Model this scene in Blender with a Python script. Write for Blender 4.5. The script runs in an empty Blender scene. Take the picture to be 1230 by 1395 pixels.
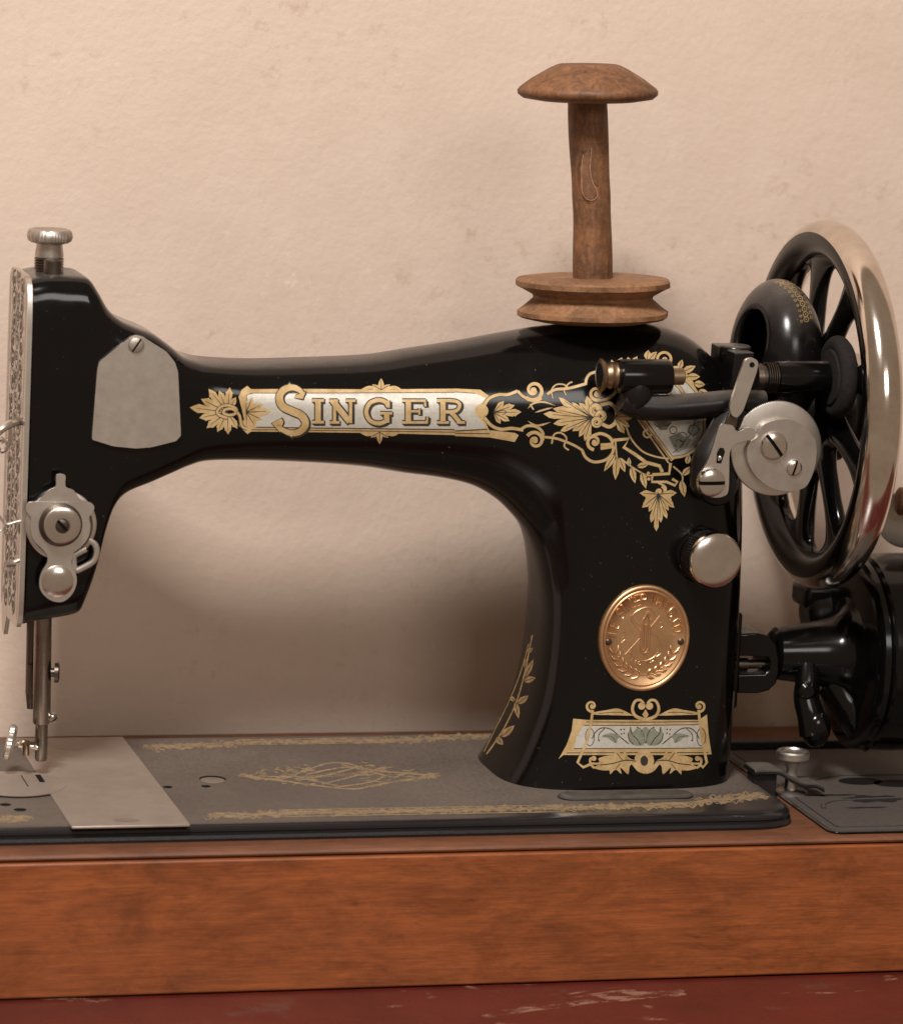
import bpy, bmesh, math, random
from mathutils import Vector, Matrix
from mathutils.bvhtree import BVHTree
from mathutils.geometry import tessellate_polygon
random.seed(7)
SC = bpy.context.scene
COL = SC.collection
MM = 0.001
sin, cos, pi = math.sin, math.cos, math.pi

# ------------------------------------------------------------------ camera (all modelling numbers are millimetres)
YAW, PITCH, ROLL, FPX = math.radians(15.5), math.radians(9.76), math.radians(2.8), 5250.0
CAM = Vector((-328.1, -1319.7, 332.2))
_F = Vector((sin(YAW)*cos(PITCH), cos(YAW)*cos(PITCH), -sin(PITCH)))
_R0 = Vector((cos(YAW), -sin(YAW), 0)); _U0 = _R0.cross(_F)
_R = _R0*cos(ROLL) + _U0*sin(ROLL); _U = _U0*cos(ROLL) - _R0*sin(ROLL)
cam_d = bpy.data.cameras.new('camera'); cam = bpy.data.objects.new('camera', cam_d); COL.objects.link(cam)
cam.matrix_world = Matrix(((_R.x, _U.x, -_F.x, CAM.x*MM), (_R.y, _U.y, -_F.y, CAM.y*MM), (_R.z, _U.z, -_F.z, CAM.z*MM), (0, 0, 0, 1)))
cam_d.sensor_width = 36; cam_d.lens = FPX/1395*36; cam_d.clip_start = .05; cam_d.clip_end = 50
cam_d.dof.use_dof = True; cam_d.dof.focus_distance = 1.385; cam_d.dof.aperture_fstop = 14
SC.camera = cam

# ------------------------------------------------------------------ light
W = bpy.data.worlds.new('World'); SC.world = W; W.use_nodes = True
bg = W.node_tree.nodes['Background']; bg.inputs[0].default_value = (1.0, .74, .53, 1); bg.inputs[1].default_value = .27
def area(name, loc, target, sx, sy, power, col):
    d = bpy.data.lights.new(name, 'AREA'); d.shape = 'RECTANGLE'; d.size = sx; d.size_y = sy; d.energy = power; d.color = col
    o = bpy.data.objects.new(name, d); COL.objects.link(o); o.location = loc
    o.rotation_euler = (Vector(target)-Vector(loc)).to_track_quat('-Z', 'Y').to_euler(); return o
area('window_light', (-.42, -.93, 1.30), (.0, 0, .08), .30, .30, 29, (1, .96, .92))
area('front_window', (.30, -2.05, .96), (.03, 0, .12), .72, .45, 7, (1, .95, .90))
SC.view_settings.view_transform = 'Standard'; SC.view_settings.look = 'None'; SC.view_settings.exposure = 0; SC.view_settings.gamma = 1

# ------------------------------------------------------------------ points: where a sight line meets a plane of the place
def ray(px, py): return _F + _R*((px-615)/FPX) - _U*((py-697.5)/FPX)
def onY(px, py, y): d = ray(px, py); return CAM + d*((y-CAM.y)/d.y)
def onZ(px, py, z): d = ray(px, py); return CAM + d*((z-CAM.z)/d.z)
def onX(px, py, x): d = ray(px, py); return CAM + d*((x-CAM.x)/d.x)

# ------------------------------------------------------------------ materials
MATS = {}
class NT:
    def __init__(s, name):
        m = bpy.data.materials.new(name); m.use_nodes = True; s.m = m; s.t = m.node_tree; s.b = s.t.nodes['Principled BSDF']; MATS[name] = m
        s.tc = s.n('ShaderNodeTexCoord')
    def n(s, k, **kw):
        o = s.t.nodes.new(k)
        for a, v in kw.items():
            if a.startswith('i_'):
                key = a[2:]; o.inputs[int(key) if key.isdigit() else key].default_value = v
            else: setattr(o, a, v)
        return o
    def l(s, a, b): s.t.links.new(a, b)
    def noise(s, scale, detail=4, rough=.6, stretch=None, dist=0):
        o = s.n('ShaderNodeTexNoise'); o.inputs['Scale'].default_value = scale; o.inputs['Detail'].default_value = detail
        o.inputs['Roughness'].default_value = rough; o.inputs['Distortion'].default_value = dist
        if stretch:
            mp = s.n('ShaderNodeMapping'); mp.inputs['Scale'].default_value = stretch; s.l(s.tc.outputs['Object'], mp.inputs[0]); s.l(mp.outputs[0], o.inputs['Vector'])
        else: s.l(s.tc.outputs['Object'], o.inputs['Vector'])
        return o.outputs['Fac']
    def ramp(s, src, stops):
        o = s.n('ShaderNodeValToRGB'); e = o.color_ramp.elements
        while len(e) < len(stops): e.new(.5)
        for q, (p, c) in zip(e, stops):
            q.position = p; q.color = (c, c, c, 1) if isinstance(c, (int, float)) else (*c, 1)
        s.l(src, o.inputs[0]); return o.outputs[0]
    def mix(s, fac, a, b, mode='MIX'):
        o = s.n('ShaderNodeMix', data_type='RGBA', blend_type=mode)
        for i, v in ((0, fac), (6, a), (7, b)):
            if hasattr(v, 'is_output'): s.l(v, o.inputs[i])
            elif i == 0: o.inputs[0].default_value = v
            else: o.inputs[i].default_value = (*v, 1)
        return o.outputs[2]
    def mth(s, op, a, b=None):
        o = s.n('ShaderNodeMath', operation=op)
        for i, v in ((0, a), (1, b)):
            if v is None: continue
            if hasattr(v, 'is_output'): s.l(v, o.inputs[i])
            else: o.inputs[i].default_value = v
        return o.outputs[0]
    def set(s, **kw):
        for k, v in kw.items():
            k = k.replace('_', ' ')
            i = s.b.inputs[k]
            if hasattr(v, 'is_output'): s.l(v, i)
            elif isinstance(v, tuple): i.default_value = (*v, 1)
            else: i.default_value = v
    def bump(s, h, strength, dist):
        o = s.n('ShaderNodeBump'); o.inputs['Strength'].default_value = strength; o.inputs['Distance'].default_value = dist*MM
        s.l(h, o.inputs['Height']); s.l(o.outputs[0], s.b.inputs['Normal'])
    def upness(s, lo, hi):
        g = s.n('ShaderNodeNewGeometry'); x = s.n('ShaderNodeSeparateXYZ'); s.l(g.outputs['Normal'], x.inputs[0])
        mr = s.n('ShaderNodeMapRange'); mr.inputs[1].default_value = lo; mr.inputs[2].default_value = hi; s.l(x.outputs[2], mr.inputs[0]); return mr.outputs[0]

def enamel(name, dust=.45, lo=.90, rough=.11, base=(.0028, .0025, .0025)):
    t = NT(name)
    up = t.upness(lo, 1.0)
    d = t.mth('MULTIPLY', up, t.ramp(t.noise(160, 8, .7), [(.3, .45), (.7, 1)]))
    d = t.mth('MULTIPLY', d, dust)
    speck = t.ramp(t.noise(900, 2, .5), [(.72, 0), (.78, 1)])
    speck = t.mth('MULTIPLY', speck, t.ramp(t.noise(40, 3), [(.46, 0), (.64, .7)]))
    f = t.mth('MAXIMUM', d, speck)
    t.set(Base_Color=t.mix(f, base, (.20, .17, .145)), Roughness=t.mth('MAXIMUM', t.mth('MULTIPLY', f, .9), t.ramp(t.noise(28, 9, .72), [(.3, rough*.65), (.72, rough*2.1)])))
    t.set(Specular_IOR_Level=.34)
    t.bump(t.noise(45, 3), .08, .6)
    return t.m
enamel('black_enamel'); enamel('black_enamel_dusty', .5, .3, .22, (.006, .005, .005)); enamel('black_enamel_dull', .6, .1, .4, (.010, .008, .008))

t = NT('bed_paint')
f = t.ramp(t.noise(700, 3, .7), [(.25, .55), (.75, 1)])
up = t.upness(.93, .999)
big = t.ramp(t.noise(14, 5, .6), [(.3, .62), (.7, 1.0)])
xyz = t.n('ShaderNodeSeparateXYZ'); t.l(t.tc.outputs['Object'], xyz.inputs[0])
wipe = t.mth('ADD', t.mth('ADD', t.mth('MULTIPLY', xyz.outputs[1], 45), t.mth('MULTIPLY', xyz.outputs[0], -7)), t.mth('MULTIPLY', t.noise(60, 5, .7), .9))
wipe = t.ramp(t.mth('ADD', wipe, 2.9), [(.0, .18), (.75, 1)])
f = t.mth('MULTIPLY', t.mth('MULTIPLY', t.mth('MULTIPLY', f, up), big), wipe)
t.set(Base_Color=t.mix(f, (.012, .011, .012), (.158, .122, .098)), Roughness=t.mth('MAXIMUM', .2, t.mth('MULTIPLY', f, .95)))
t.bump(t.noise(900, 2), .15, .1)

def metal(name, col, rough, dirt=(.25, .2, .16), dfac=.22, brush=None, met=1.0):
    t = NT(name)
    n1 = t.ramp(t.noise(90, 8, .7), [(.35, 0), (.75, dfac)])
    n2 = t.mth('MULTIPLY', t.ramp(t.noise(520, 4, .7), [(.66, 0), (.74, 1)]), t.ramp(t.noise(70, 3), [(.5, 0), (.65, .7)]))
    t.set(Base_Color=t.mix(n2, t.mix(n1, col, dirt), tuple(c*.35 for c in dirt)), Metallic=met)
    r = t.ramp(t.noise(220, 5, .7, brush), [(.2, rough*.9), (.8, rough*1.12)])
    t.set(Roughness=r)
    t.bump(t.noise(350, 4, .6, brush), .06, .2)
    return t.m
metal('nickel', (.68, .635, .585), .38)
metal('nickel_bright', (.74, .69, .635), .2, dfac=.25)
metal('nickel_dull', (.56, .51, .46), .46, dfac=.45)
metal('slide_steel', (.44, .375, .325), .55, dfac=.4, brush=(1, 6, 1), met=.75)
metal('chrome_rim', (.76, .70, .63), .13, (.35, .24, .16), .45, (1, 1, 1))
metal('dark_steel', (.16, .13, .11), .38, (.06, .045, .035), .6)
metal('steel_bar', (.30, .26, .225), .27, (.12, .09, .07), .6, (1, 1, .1))
metal('copper', (.72, .45, .245), .42, (.36, .19, .09), .5)
metal('copper_relief', (.84, .56, .335), .30, (.6, .36, .19), .3)  # lighter polished copper; relief shading of the raised work put into colour
metal('brass_dark', (.28, .19, .12), .4)

def flat(name, col, rough=.5, met=0.0, var=.3, scale=500):
    t = NT(name)
    n1 = t.ramp(t.noise(scale, 4, .7), [(.3, 0), (.75, 1)])
    t.set(Base_Color=t.mix(n1, tuple(c*(1-var) for c in col), tuple(min(1, c*(1+var)) for c in col)), Roughness=rough, Metallic=met)
    return t.m
t = NT('gold_leaf')
n1 = t.ramp(t.noise(230, 5, .65), [(.3, 0), (.7, 1)])
c = t.mix(n1, (.42, .27, .105), (.64, .465, .245))
c = t.mix(t.ramp(t.noise(1100, 3, .7), [(.62, 0), (.72, .6)]), c, (.10, .06, .025))
t.set(Base_Color=c, Metallic=.3, Roughness=.4)
flat('silver_leaf', (.60, .57, .51), .36, .45, .14, 600)
flat('grey_leaf', (.20, .20, .155), .5, 0, .15)
flat('ink', (.028, .020, .013), .5)
flat('ornament_gold', (.34, .225, .10), .6, .2, .5, 350)
flat('hole_black', (.008, .007, .006), .8)
flat('felt_dark', (.022, .019, .018), .9)
for q in ('hole_black', 'felt_dark'): MATS[q].node_tree.nodes['Principled BSDF'].inputs['Specular IOR Level'].default_value = .1

t = NT('worn_gold')
n1 = t.ramp(t.noise(330, 5, .75), [(.39, 0), (.56, 1)])
n2 = t.noise(120, 3)
t.set(Base_Color=t.mix(n1, (.14, .105, .08), t.mix(n2, (.22, .145, .07), (.33, .23, .12))), Roughness=.62)

flat('engraved_dark', (.085, .06, .04), .55, .2)

def wood(name, dark, light, scale, stretch, rough, spot=.35, coat=0):
    t = NT(name)
    g = t.noise(scale, 8, .72, stretch, 1.2)
    c = t.mix(t.ramp(g, [(.28, 0), (.72, 1)]), dark, light)
    fine = t.ramp(t.noise(scale*7, 3, .6, stretch), [(.32, .78), (.66, 1.06)])
    c = t.mix(1.0, c, fine, 'MULTIPLY')
    bl = t.mix(1.0, t.ramp(t.noise(58, 8, .78, (.5, 1, 1.2), .6), [(.36, 1-spot), (.60, 1.14)]), t.ramp(t.noise(330, 3, .6, (.35, 1, 1)), [(.25, .72), (.36, 1)]), 'MULTIPLY')
    c = t.mix(1.0, c, bl, 'MULTIPLY')
    t.set(Base_Color=c, Roughness=t.ramp(t.noise(80, 5), [(.3, rough*.8), (.75, rough*1.25)]), Coat_Weight=coat, Coat_Roughness=.25)
    t.bump(t.noise(scale*6, 4, .6, stretch), .12, .25)
    return t
X8 = (.55, 12, 12)
wood('walnut_panel', (.19, .047, .0125), (.345, .098, .025), 42, X8, .42, .34, .12)
tw = wood('walnut_top', (.105, .038, .018), (.20, .075, .034), 42, X8, .5, .25, .08)
wood('spool_wood', (.09, .034, .013), (.30, .132, .054), 70, (4, 4, 1.2), .62, .55)
wood('spool_wood_rim', (.17, .075, .031), (.36, .18, .085), 90, (3, 3, 3), .66, .35)
flat('scar_wood', (.36, .18, .10), .6); flat('scar_hollow', (.17, .075, .035), .7, 0, .4)

t = NT('wall_plaster')
big = t.noise(7, 5, .6); mid = t.noise(45, 6, .65)
c = t.mix(t.ramp(big, [(.3, 0), (.7, 1)]), (.600, .466, .378), (.665, .528, .435))
c = t.mix(t.ramp(mid, [(.4, 0), (.75, .35)]), c, (.70, .57, .478))
stain = t.mth('MULTIPLY', t.ramp(t.noise(11, 3), [(.50, 0), (.60, 1)]), t.ramp(t.noise(110, 5, .75), [(.54, 0), (.66, 1)]))
c = t.mix(t.mth('MULTIPLY', stain, .38), c, (.36, .24, .14))
sc = t.mth('MULTIPLY', t.ramp(t.noise(9, 3, .5, (1, 1, 1.7)), [(.52, 0), (.62, 1)]), t.ramp(t.noise(160, 5, .7), [(.58, 0), (.66, 1)]))
c = t.mix(t.mth('MULTIPLY', sc, .4), c, (.78, .68, .57))
t.set(Base_Color=c, Roughness=.85, Specular_IOR_Level=.2)
h = t.mth('ADD', t.mth('MULTIPLY', t.noise(380, 3, .5), .7), t.mth('MULTIPLY', t.noise(170, 4, .6), 1.3))
h = t.mth('ADD', h, t.mth('MULTIPLY', t.noise(24, 4, .6), 2.2))
t.bump(h, .26, .9)

t = NT('red_paint')
c = t.mix(t.ramp(t.noise(20, 6, .6), [(.3, 0), (.7, 1)]), (.066, .010, .007), (.112, .018, .012))
wr = t.mth('MULTIPLY', t.ramp(t.noise(16, 3, .5, (1, 2.5, 1), 1.5), [(.63, 0), (.65, 1)]), t.ramp(t.noise(110, 7, .78, (.7, 2, 1)), [(.50, 0), (.53, 1)]))
c = t.mix(t.mth('MULTIPLY', wr, .5), c, (.42, .26, .18))
c = t.mix(t.mth('MULTIPLY', t.ramp(t.noise(30, 5, .7), [(.6, 0), (.7, 1)]), .5), c, (.10, .07, .06))
t.set(Base_Color=c, Roughness=t.ramp(t.noise(50, 5), [(.3, .2), (.7, .38)]))
t.bump(t.noise(70, 5), .2, .5)

t = NT('lid_paint')
f = t.ramp(t.noise(800, 3, .7), [(.25, .5), (.75, 1)])
f = t.mth('MULTIPLY', f, t.upness(.8, 1.0))
t.set(Base_Color=t.mix(f, (.015, .013, .013), (.092, .074, .064)), Roughness=.6)
t.bump(t.noise(600, 3), .2, .12)

# ------------------------------------------------------------------ mesh helpers
class MB:
    def __init__(s): s.v = []; s.f = []; s.m = []
    def add(s, vs, fs, mi=0):
        b = len(s.v); s.v += [Vector(p) for p in vs]; s.f += [[b+i for i in q] for q in fs]; s.m += [mi]*len(fs); return s
    def build(s, name, mats, parent=None, origin=None, sharp=35, bevel=0, segs=2, subd=0, solid=0, smooth=True):
        if isinstance(mats, str): mats = [mats]
        if origin is None: origin = ORIG.get(parent.name if parent else None, None)
        if origin is None:
            xs = [p.x for p in s.v]; ys = [p.y for p in s.v]; zs = [p.z for p in s.v]
            origin = Vector(((min(xs)+max(xs))/2, (min(ys)+max(ys))/2, min(zs)))
        me = bpy.data.meshes.new(name); me.from_pydata([(p-origin)*MM for p in s.v], [], s.f)
        for m in mats: me.materials.append(MATS[m])
        me.polygons.foreach_set('material_index', s.m)
        bm = bmesh.new(); bm.from_mesh(me); bmesh.ops.remove_doubles(bm, verts=bm.verts, dist=1e-7); bmesh.ops.recalc_face_normals(bm, faces=bm.faces); bm.to_mesh(me); bm.free()
        if smooth:
            me.polygons.foreach_set('use_smooth', [True]*len(me.polygons)); me.set_sharp_from_angle(angle=math.radians(sharp))
        o = bpy.data.objects.new(name, me); COL.objects.link(o)
        if parent: o.parent = parent; ORIG[o.name] = origin
        else: o.location = origin*MM
        if parent is None: ORIG[o.name] = origin
        if solid: q = o.modifiers.new('solid', 'SOLIDIFY'); q.thickness = solid*MM; q.offset = -1
        if bevel: q = o.modifiers.new('bevel', 'BEVEL'); q.width = bevel*MM; q.segments = segs; q.limit_method = 'ANGLE'; q.angle_limit = math.radians(40); q.harden_normals = False
        if subd: q = o.modifiers.new('subd', 'SUBSURF'); q.levels = q.render_levels = subd
        return o
ORIG = {}
def thing(name, loc, label, cat):
    o = bpy.data.objects.new(name, None); COL.objects.link(o); o.location = Vector(loc)*MM; o['label'] = label; o['category'] = cat
    o.empty_display_size = .02; ORIG[o.name] = Vector(loc); return o
def tag(o, label, cat): o['label'] = label; o['category'] = cat; return o
def frame(d):
    d = Vector(d).normalized(); a = Vector((0, 0, 1)) if abs(d.z) < .9 else Vector((1, 0, 0))
    u = a.cross(d).normalized(); return u, d.cross(u), d
def ringfaces(nr, ns, closed_r=False, closed_s=True):
    fs = []
    for i in range(nr if closed_r else nr-1):
        for j in range(ns if closed_s else ns-1):
            a, b = i, (i+1) % nr; c, d = j, (j+1) % ns
            fs.append([a*ns+c, a*ns+d, b*ns+d, b*ns+c])
    return fs
def lathe(mb, o, d, prof, seg=48, mi=0, caps=True, wob=None):
    u, v, d = frame(d); o = Vector(o); vs = []
    for h, r in prof:
        for j in range(seg):
            a = 2*pi*j/seg; rr = r if wob is None else r*(1+wob(a, h)); vs.append(o + d*h + (u*cos(a)+v*sin(a))*rr)
    mb.add(vs, ringfaces(len(prof), seg), mi)
    if caps:
        mb.add([vs[j] for j in range(seg)], [list(range(seg))[::-1]], mi); mb.add([vs[-seg+j] for j in range(seg)], [list(range(seg))], mi)
    return mb
def catmull(P, n=8, closed=False):
    P = [Vector(p) for p in P]; out = []; N = len(P)
    rng = range(N) if closed else range(N-1)
    for i in rng:
        g = (lambda k: P[k % N]) if closed else (lambda k: P[max(0, min(N-1, k))])
        a, b, c, d = g(i-1), g(i), g(i+1), g(i+2)
        for k in range(n):
            t = k/n; out.append(.5*((2*b)+(c-a)*t+(2*a-5*b+4*c-d)*t*t+(3*b-a-3*c+d)*t**3))
    if not closed: out.append(P[-1])
    return out
def tube(mb, pts, radii, seg=12, mi=0, flat_=1.0, up=None, caps=True, closed=False):
    pts = [Vector(p) for p in pts]; n = len(pts); vs = []
    if not hasattr(radii, '__len__'): radii = [radii]*n
    pu = None
    for i, p in enumerate(pts):
        d = (pts[(i+1) % n]-pts[i-1]) if closed else (pts[min(n-1, i+1)]-pts[max(0, i-1)]); d.normalize()
        if pu is None:
            u = (Vector(up) if up else (Vector((0, 0, 1)) if abs(d.z) < .9 else Vector((0, 1, 0)))); u = (u-d*u.dot(d)).normalized()
        else: u = (pu-d*pu.dot(d)).normalized()
        pu = u; w = d.cross(u); r = radii[i]
        for j in range(seg):
            a = 2*pi*j/seg; vs.append(p + u*(cos(a)*r*flat_) + w*(sin(a)*r))
    mb.add(vs, ringfaces(n, seg, closed), mi)
    if caps and not closed:
        mb.add(vs[:seg], [list(range(seg))[::-1]], mi); mb.add(vs[-seg:], [list(range(seg))], mi)
    return mb
def box(mb, lo, hi, mi=0):
    x0, y0, z0 = lo; x1, y1, z1 = hi
    mb.add([(x0, y0, z0), (x1, y0, z0), (x1, y1, z0), (x0, y1, z0), (x0, y0, z1), (x1, y0, z1), (x1, y1, z1), (x0, y1, z1)],
           [[3, 2, 1, 0], [4, 5, 6, 7], [0, 1, 5, 4], [1, 2, 6, 5], [2, 3, 7, 6], [3, 0, 4, 7]], mi); return mb
def prism(mb, pts, d, mi=0):
    """closed polygon of 3-D points pushed along d (mm vector)"""
    pts = [Vector(p) for p in pts]; d = Vector(d); n = len(pts); tri = tessellate_polygon([pts])
    mb.add(pts, [list(q) for q in tri], mi); mb.add([p+d for p in pts], [list(q)[::-1] for q in tri], mi)
    mb.add(pts+[p+d for p in pts], [[i, (i+1) % n, n+(i+1) % n, n+i] for i in range(n)], mi); return mb
def ball(mb, o, rx, ry, rz, seg=24, mi=0):
    vs = []; o = Vector(o); R = seg//2
    for i in range(R+1):
        th = pi*i/R
        for j in range(seg):
            a = 2*pi*j/seg; vs.append(o+Vector((rx*sin(th)*cos(a), ry*sin(th)*sin(a), rz*cos(th))))
    mb.add(vs, ringfaces(R+1, seg), mi); return mb
def screw_head(name, o, d, r, parent, ang=0., mat='nickel', h=1.6, slot=None):
    """domed slotted screw: two half discs either side of a real slot"""
    u, v, d = frame(d); o = Vector(o); m = MB(); sl = slot or r*.13
    uu = u*cos(ang)+v*sin(ang); vv = v*cos(ang)-u*sin(ang)
    lathe(m, o-d*.6, d, [(0, r), (.6+h*.35, r)], 32)
    for s in (-1, 1):
        N = 18; a0 = math.asin(sl/r); rings = []
        for q, hh in ((1, h*.35), (.93, h*.7), (.7, h*.92), (.3, h)):
            ro = r*q; a0 = math.asin(min(.99, sl/ro)); rings.append([o+d*hh+uu*(ro*cos(a0+(pi-2*a0)*k/N))+vv*(s*ro*sin(a0+(pi-2*a0)*k/N)) for k in range(N+1)])
        vs = [p for rg in rings for p in rg]; m.add(vs, ringfaces(4, N+1, False, False))
        m.add(rings[-1], [list(range(N+1))])
        if s == 1: q = .97; m.add([o+d*(h*.36)+uu*(r*q*a_)+vv*(sl*b_) for a_, b_ in ((-1, -1), (1, -1), (1, 1), (-1, 1))], [[0, 1, 2, 3]], 1)  # dark quad paints the shade on the slot floor
        wall = [rg[0] for rg in rings]+[rg[-1] for rg in rings[::-1]]; m.add(wall, [list(range(8))])
        m.add([rings[0][0], rings[0][-1], rings[0][-1]-d*h*.2, rings[0][0]-d*h*.2], [[0, 1, 2, 3]])
    return m.build(name, [mat, 'hole_black'], parent)

# ------------------------------------------------------------------ wall and table
m = MB(); m.add([(-700, 98, -300), (900, 98, -300), (900, 98, 900), (-700, 98, 900), (-700, 118, -300), (900, 118, -300), (900, 118, 900), (-700, 118, 900)],
      [[0, 1, 2, 3], [7, 6, 5, 4], [0, 4, 5, 1], [3, 2, 6, 7], [0, 3, 7, 4], [1, 5, 6, 2]])
wall = m.build('wall', 'wall_plaster', None, Vector((0, 98, -60))); wall['kind'] = 'structure'
m = MB(); box(m, (-500, -190, -95), (700, 97, -56.3))
tag(m.build('table', 'red_paint', None, Vector((0, -40, -95)), bevel=2), 'red painted table top with scratched worn paint beneath the brown wooden box', 'table')

# ------------------------------------------------------------------ wooden base
base = thing('wooden_case', (40, -5, -57), 'polished brown wooden base box carrying the black sewing machine', 'wooden case')
m = MB(); box(m, (-205, -80, -55.8), (275, -70, -9.0)); m.build('front_panel', 'walnut_panel', base, bevel=.7, segs=3)
m = MB(); box(m, (-205, 79, -55.8), (275, 89, -9.0)); m.build('back_panel', 'walnut_panel', base, bevel=1.0)
for x in (-205, 265):
    m = MB(); box(m, (x, -69.9, -55.8), (x+10, 78.9, -9.0)); m.build('end_panel', 'walnut_panel', base, bevel=.6)
m = MB(); pr = [(-77.6, -8.7), (-78.4, -8.2), (-78.6, -7.6), (-77.8, -6.8), (-75.8, -6.25), (-72.5, -6.05), (-60, -6.0), (90, -6.0), (91, -6.6), (91, -8.7)]
vs = [Vector((x, y, z)) for x in (-206, 276) for y, z in pr]; n = len(pr)
m.add(vs, [[i, (i+1) % n, n+(i+1) % n, n+i] for i in range(n)]); m.add(vs[:n], [list(range(n))]); m.add(vs[n:], [list(range(n))[::-1]])
m.build('top_board', 'walnut_top', base, sharp=25)

# cover plate let into the base, right of the bed
zl = -5.2
def rounded(pts, r, k=5):
    out = []; n = len(pts); pts = [Vector(p) for p in pts]
    for i in range(n):
        p = pts[i]; a = (pts[i-1]-p).normalized(); b = (pts[(i+1) % n]-p).normalized()
        for q in range(k+1):
            t = q/k; out.append(((p+a*r)*(1-t)+p*t)*(1-t)+(p*(1-t)+(p+b*r)*t)*t)
    return out
m = MB(); prism(m, rounded([(163.5, -73.5, zl), (262, -73.5, zl), (262, 48, zl), (163.5, 48, zl)], 5), (0, 0, -.5)); lid = m.build('cover_plate', 'lid_paint', base, bevel=.2)
m = MB(); prism(m, rounded([(162.0, -75.0, zl-.15), (263, -75.0, zl-.15), (263, 49, zl-.15), (162.0, 49, zl-.15)], 6), (0, 0, -.7)); m.build('plate_rim', 'black_enamel', lid, bevel=.2)
m = MB()
def ridge(mb, P, r): tube(mb, [Vector(p) for p in P], r, 8, 0, .5, (0, 0, 1))
ridge(m, [(167.5, -68, zl), (167.5, 44, zl)], .8); ridge(m, [(167.5, -68, zl), (258, -68, zl)], 1.0)
ridge(m, catmull([(258, -27, zl), (190, -30, zl), (176, -34, zl), (172, -42, zl)], 6), .9); ridge(m, [(258, 6, zl), (196, 6, zl), (182, 0, zl)], .9)
m.build('rib', 'lid_paint', lid)
m = MB()
for px, py, rx, ry in ((1171, 1064, 8.5, 5.5), (1222, 1067, 9.5, 5.5)):
    c = onZ(px, py, zl+.12); m.add([c+Vector((rx*cos(a*pi/14), ry*sin(a*pi/14), 0)) for a in range(28)], [list(range(28))])
m.build('oval_opening', 'hole_black', lid)
m = MB()
for px, py, rx, ry in ((1190, 1088, 11, 5), (1135, 1083, 9, 1.2), (1180, 1100, 8, 1.0)):
    c = onZ(px, py, zl+.1); m.add([c+Vector((rx*cos(a*pi/14)*(1+.2*sin(3*a)), ry*sin(a*pi/14)*(1+.25*sin(5*a)), 0)) for a in range(28)], [list(range(28))])
m.build('worn_patch', 'felt_dark', lid)
# far hinge strip seen behind the cover plate
m = MB(); box(m, (150, 50, -6), (262, 55, -2.2)); m.build('rear_strip', 'black_enamel_dull', base, bevel=.6)
# clamp: thumb screw and black spring clip
kx, ky = 164, -46
k = MB(); K0 = onZ(1076, 1083, -5.9); kx, ky = K0.x, K0.y
lathe(k, (kx, ky, -6), (0, 0, 1), [(0, 6), (1.6, 6.2), (2.4, 5), (2.5, 2.6), (7, 2.3), (10, 2.0), (12.6, 3.2), (13.6, 5.4), (14.2, 6.1), (16.4, 6.2), (17.0, 5.6), (17.1, 4.6), (16.5, 4.2), (16.5, 0.2)], 48)
k.build('thumb_screw', 'nickel', base)
k = MB(); P = [(kx-17, ky-1, 4.4), (kx-12, ky-1, 4.6), (kx-7, ky-1.5, 4.2), (kx-3, ky-2, 1.8), (kx+2, ky-2.5, -.2), (kx+7, ky-3, -.6), (kx+10.5, ky-3, -2.5)]
P = catmull(P, 5); vs = []
for i, p in enumerate(P):
    hw = 6.2-.05*i
    for dy, dz in ((-hw, -1.0), (-hw, .6), (-hw+.8, 1.2), (hw-.8, 1.2), (hw, .6), (hw, -1.0)): vs.append(p+Vector((0, dy, dz)))
k.add(vs, ringfaces(len(P), 6)); k.add(vs[:6], [list(range(6))]); k.add(vs[-6:], [list(range(6))]); box(k, (kx-16, ky-5, -6), (kx-7.5, ky+4, 3.6))
k.build('spring_clip', 'black_enamel_dull', base, bevel=.4)

# ------------------------------------------------------------------ sewing machine
Y0 = 5.0
mach = thing('sewing_machine', (20, 5, -6), 'antique black hand crank sewing machine with gold scrollwork set into a wooden box', 'sewing machine')
# bed
def slab(pts, prof):
    """rounded slab: prof = list of (inset, z)"""
    m = MB(); n = len(pts); c = sum((Vector(p) for p in pts), Vector())/n; rings = []
    nrm = []
    for i in range(n):
        d = (pts[(i+1) % n]-pts[i-1]); nn = Vector((d.y, -d.x, 0)).normalized(); nrm.append(nn)
    vs = [pts[i]-nrm[i]*ins+Vector((0, 0, z)) for ins, z in prof for i in range(n)]
    m.add(vs, ringfaces(len(prof), n)); m.add(vs[:n], [list(range(n))[::-1]]); m.add(vs[-n:], [list(range(n))]); return m
bp = rounded([(-168, -67, 0), (155, -67, 0), (155, 64, 0), (-168, 64, 0)], 19, 12)
def dens(pts, step):
    out = []
    for i, p in enumerate(pts):
        q = pts[(i+1) % len(pts)]; k = max(1, int((q-p).length/step)); out += [p.lerp(q, j/k) for j in range(k)]
    return out
bed = slab(dens(bp, 12), [(0, -6.0), (-.3, -5.0), (0, -3.9), (.9, -3.4), (.9, -3.1), (.4, -2.6), (.5, -1.7), (1.3, -.9), (2.8, -.38), (4.6, -.12), (7, 0)]).build('bed', 'bed_paint', mach, sharp=30)

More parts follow.
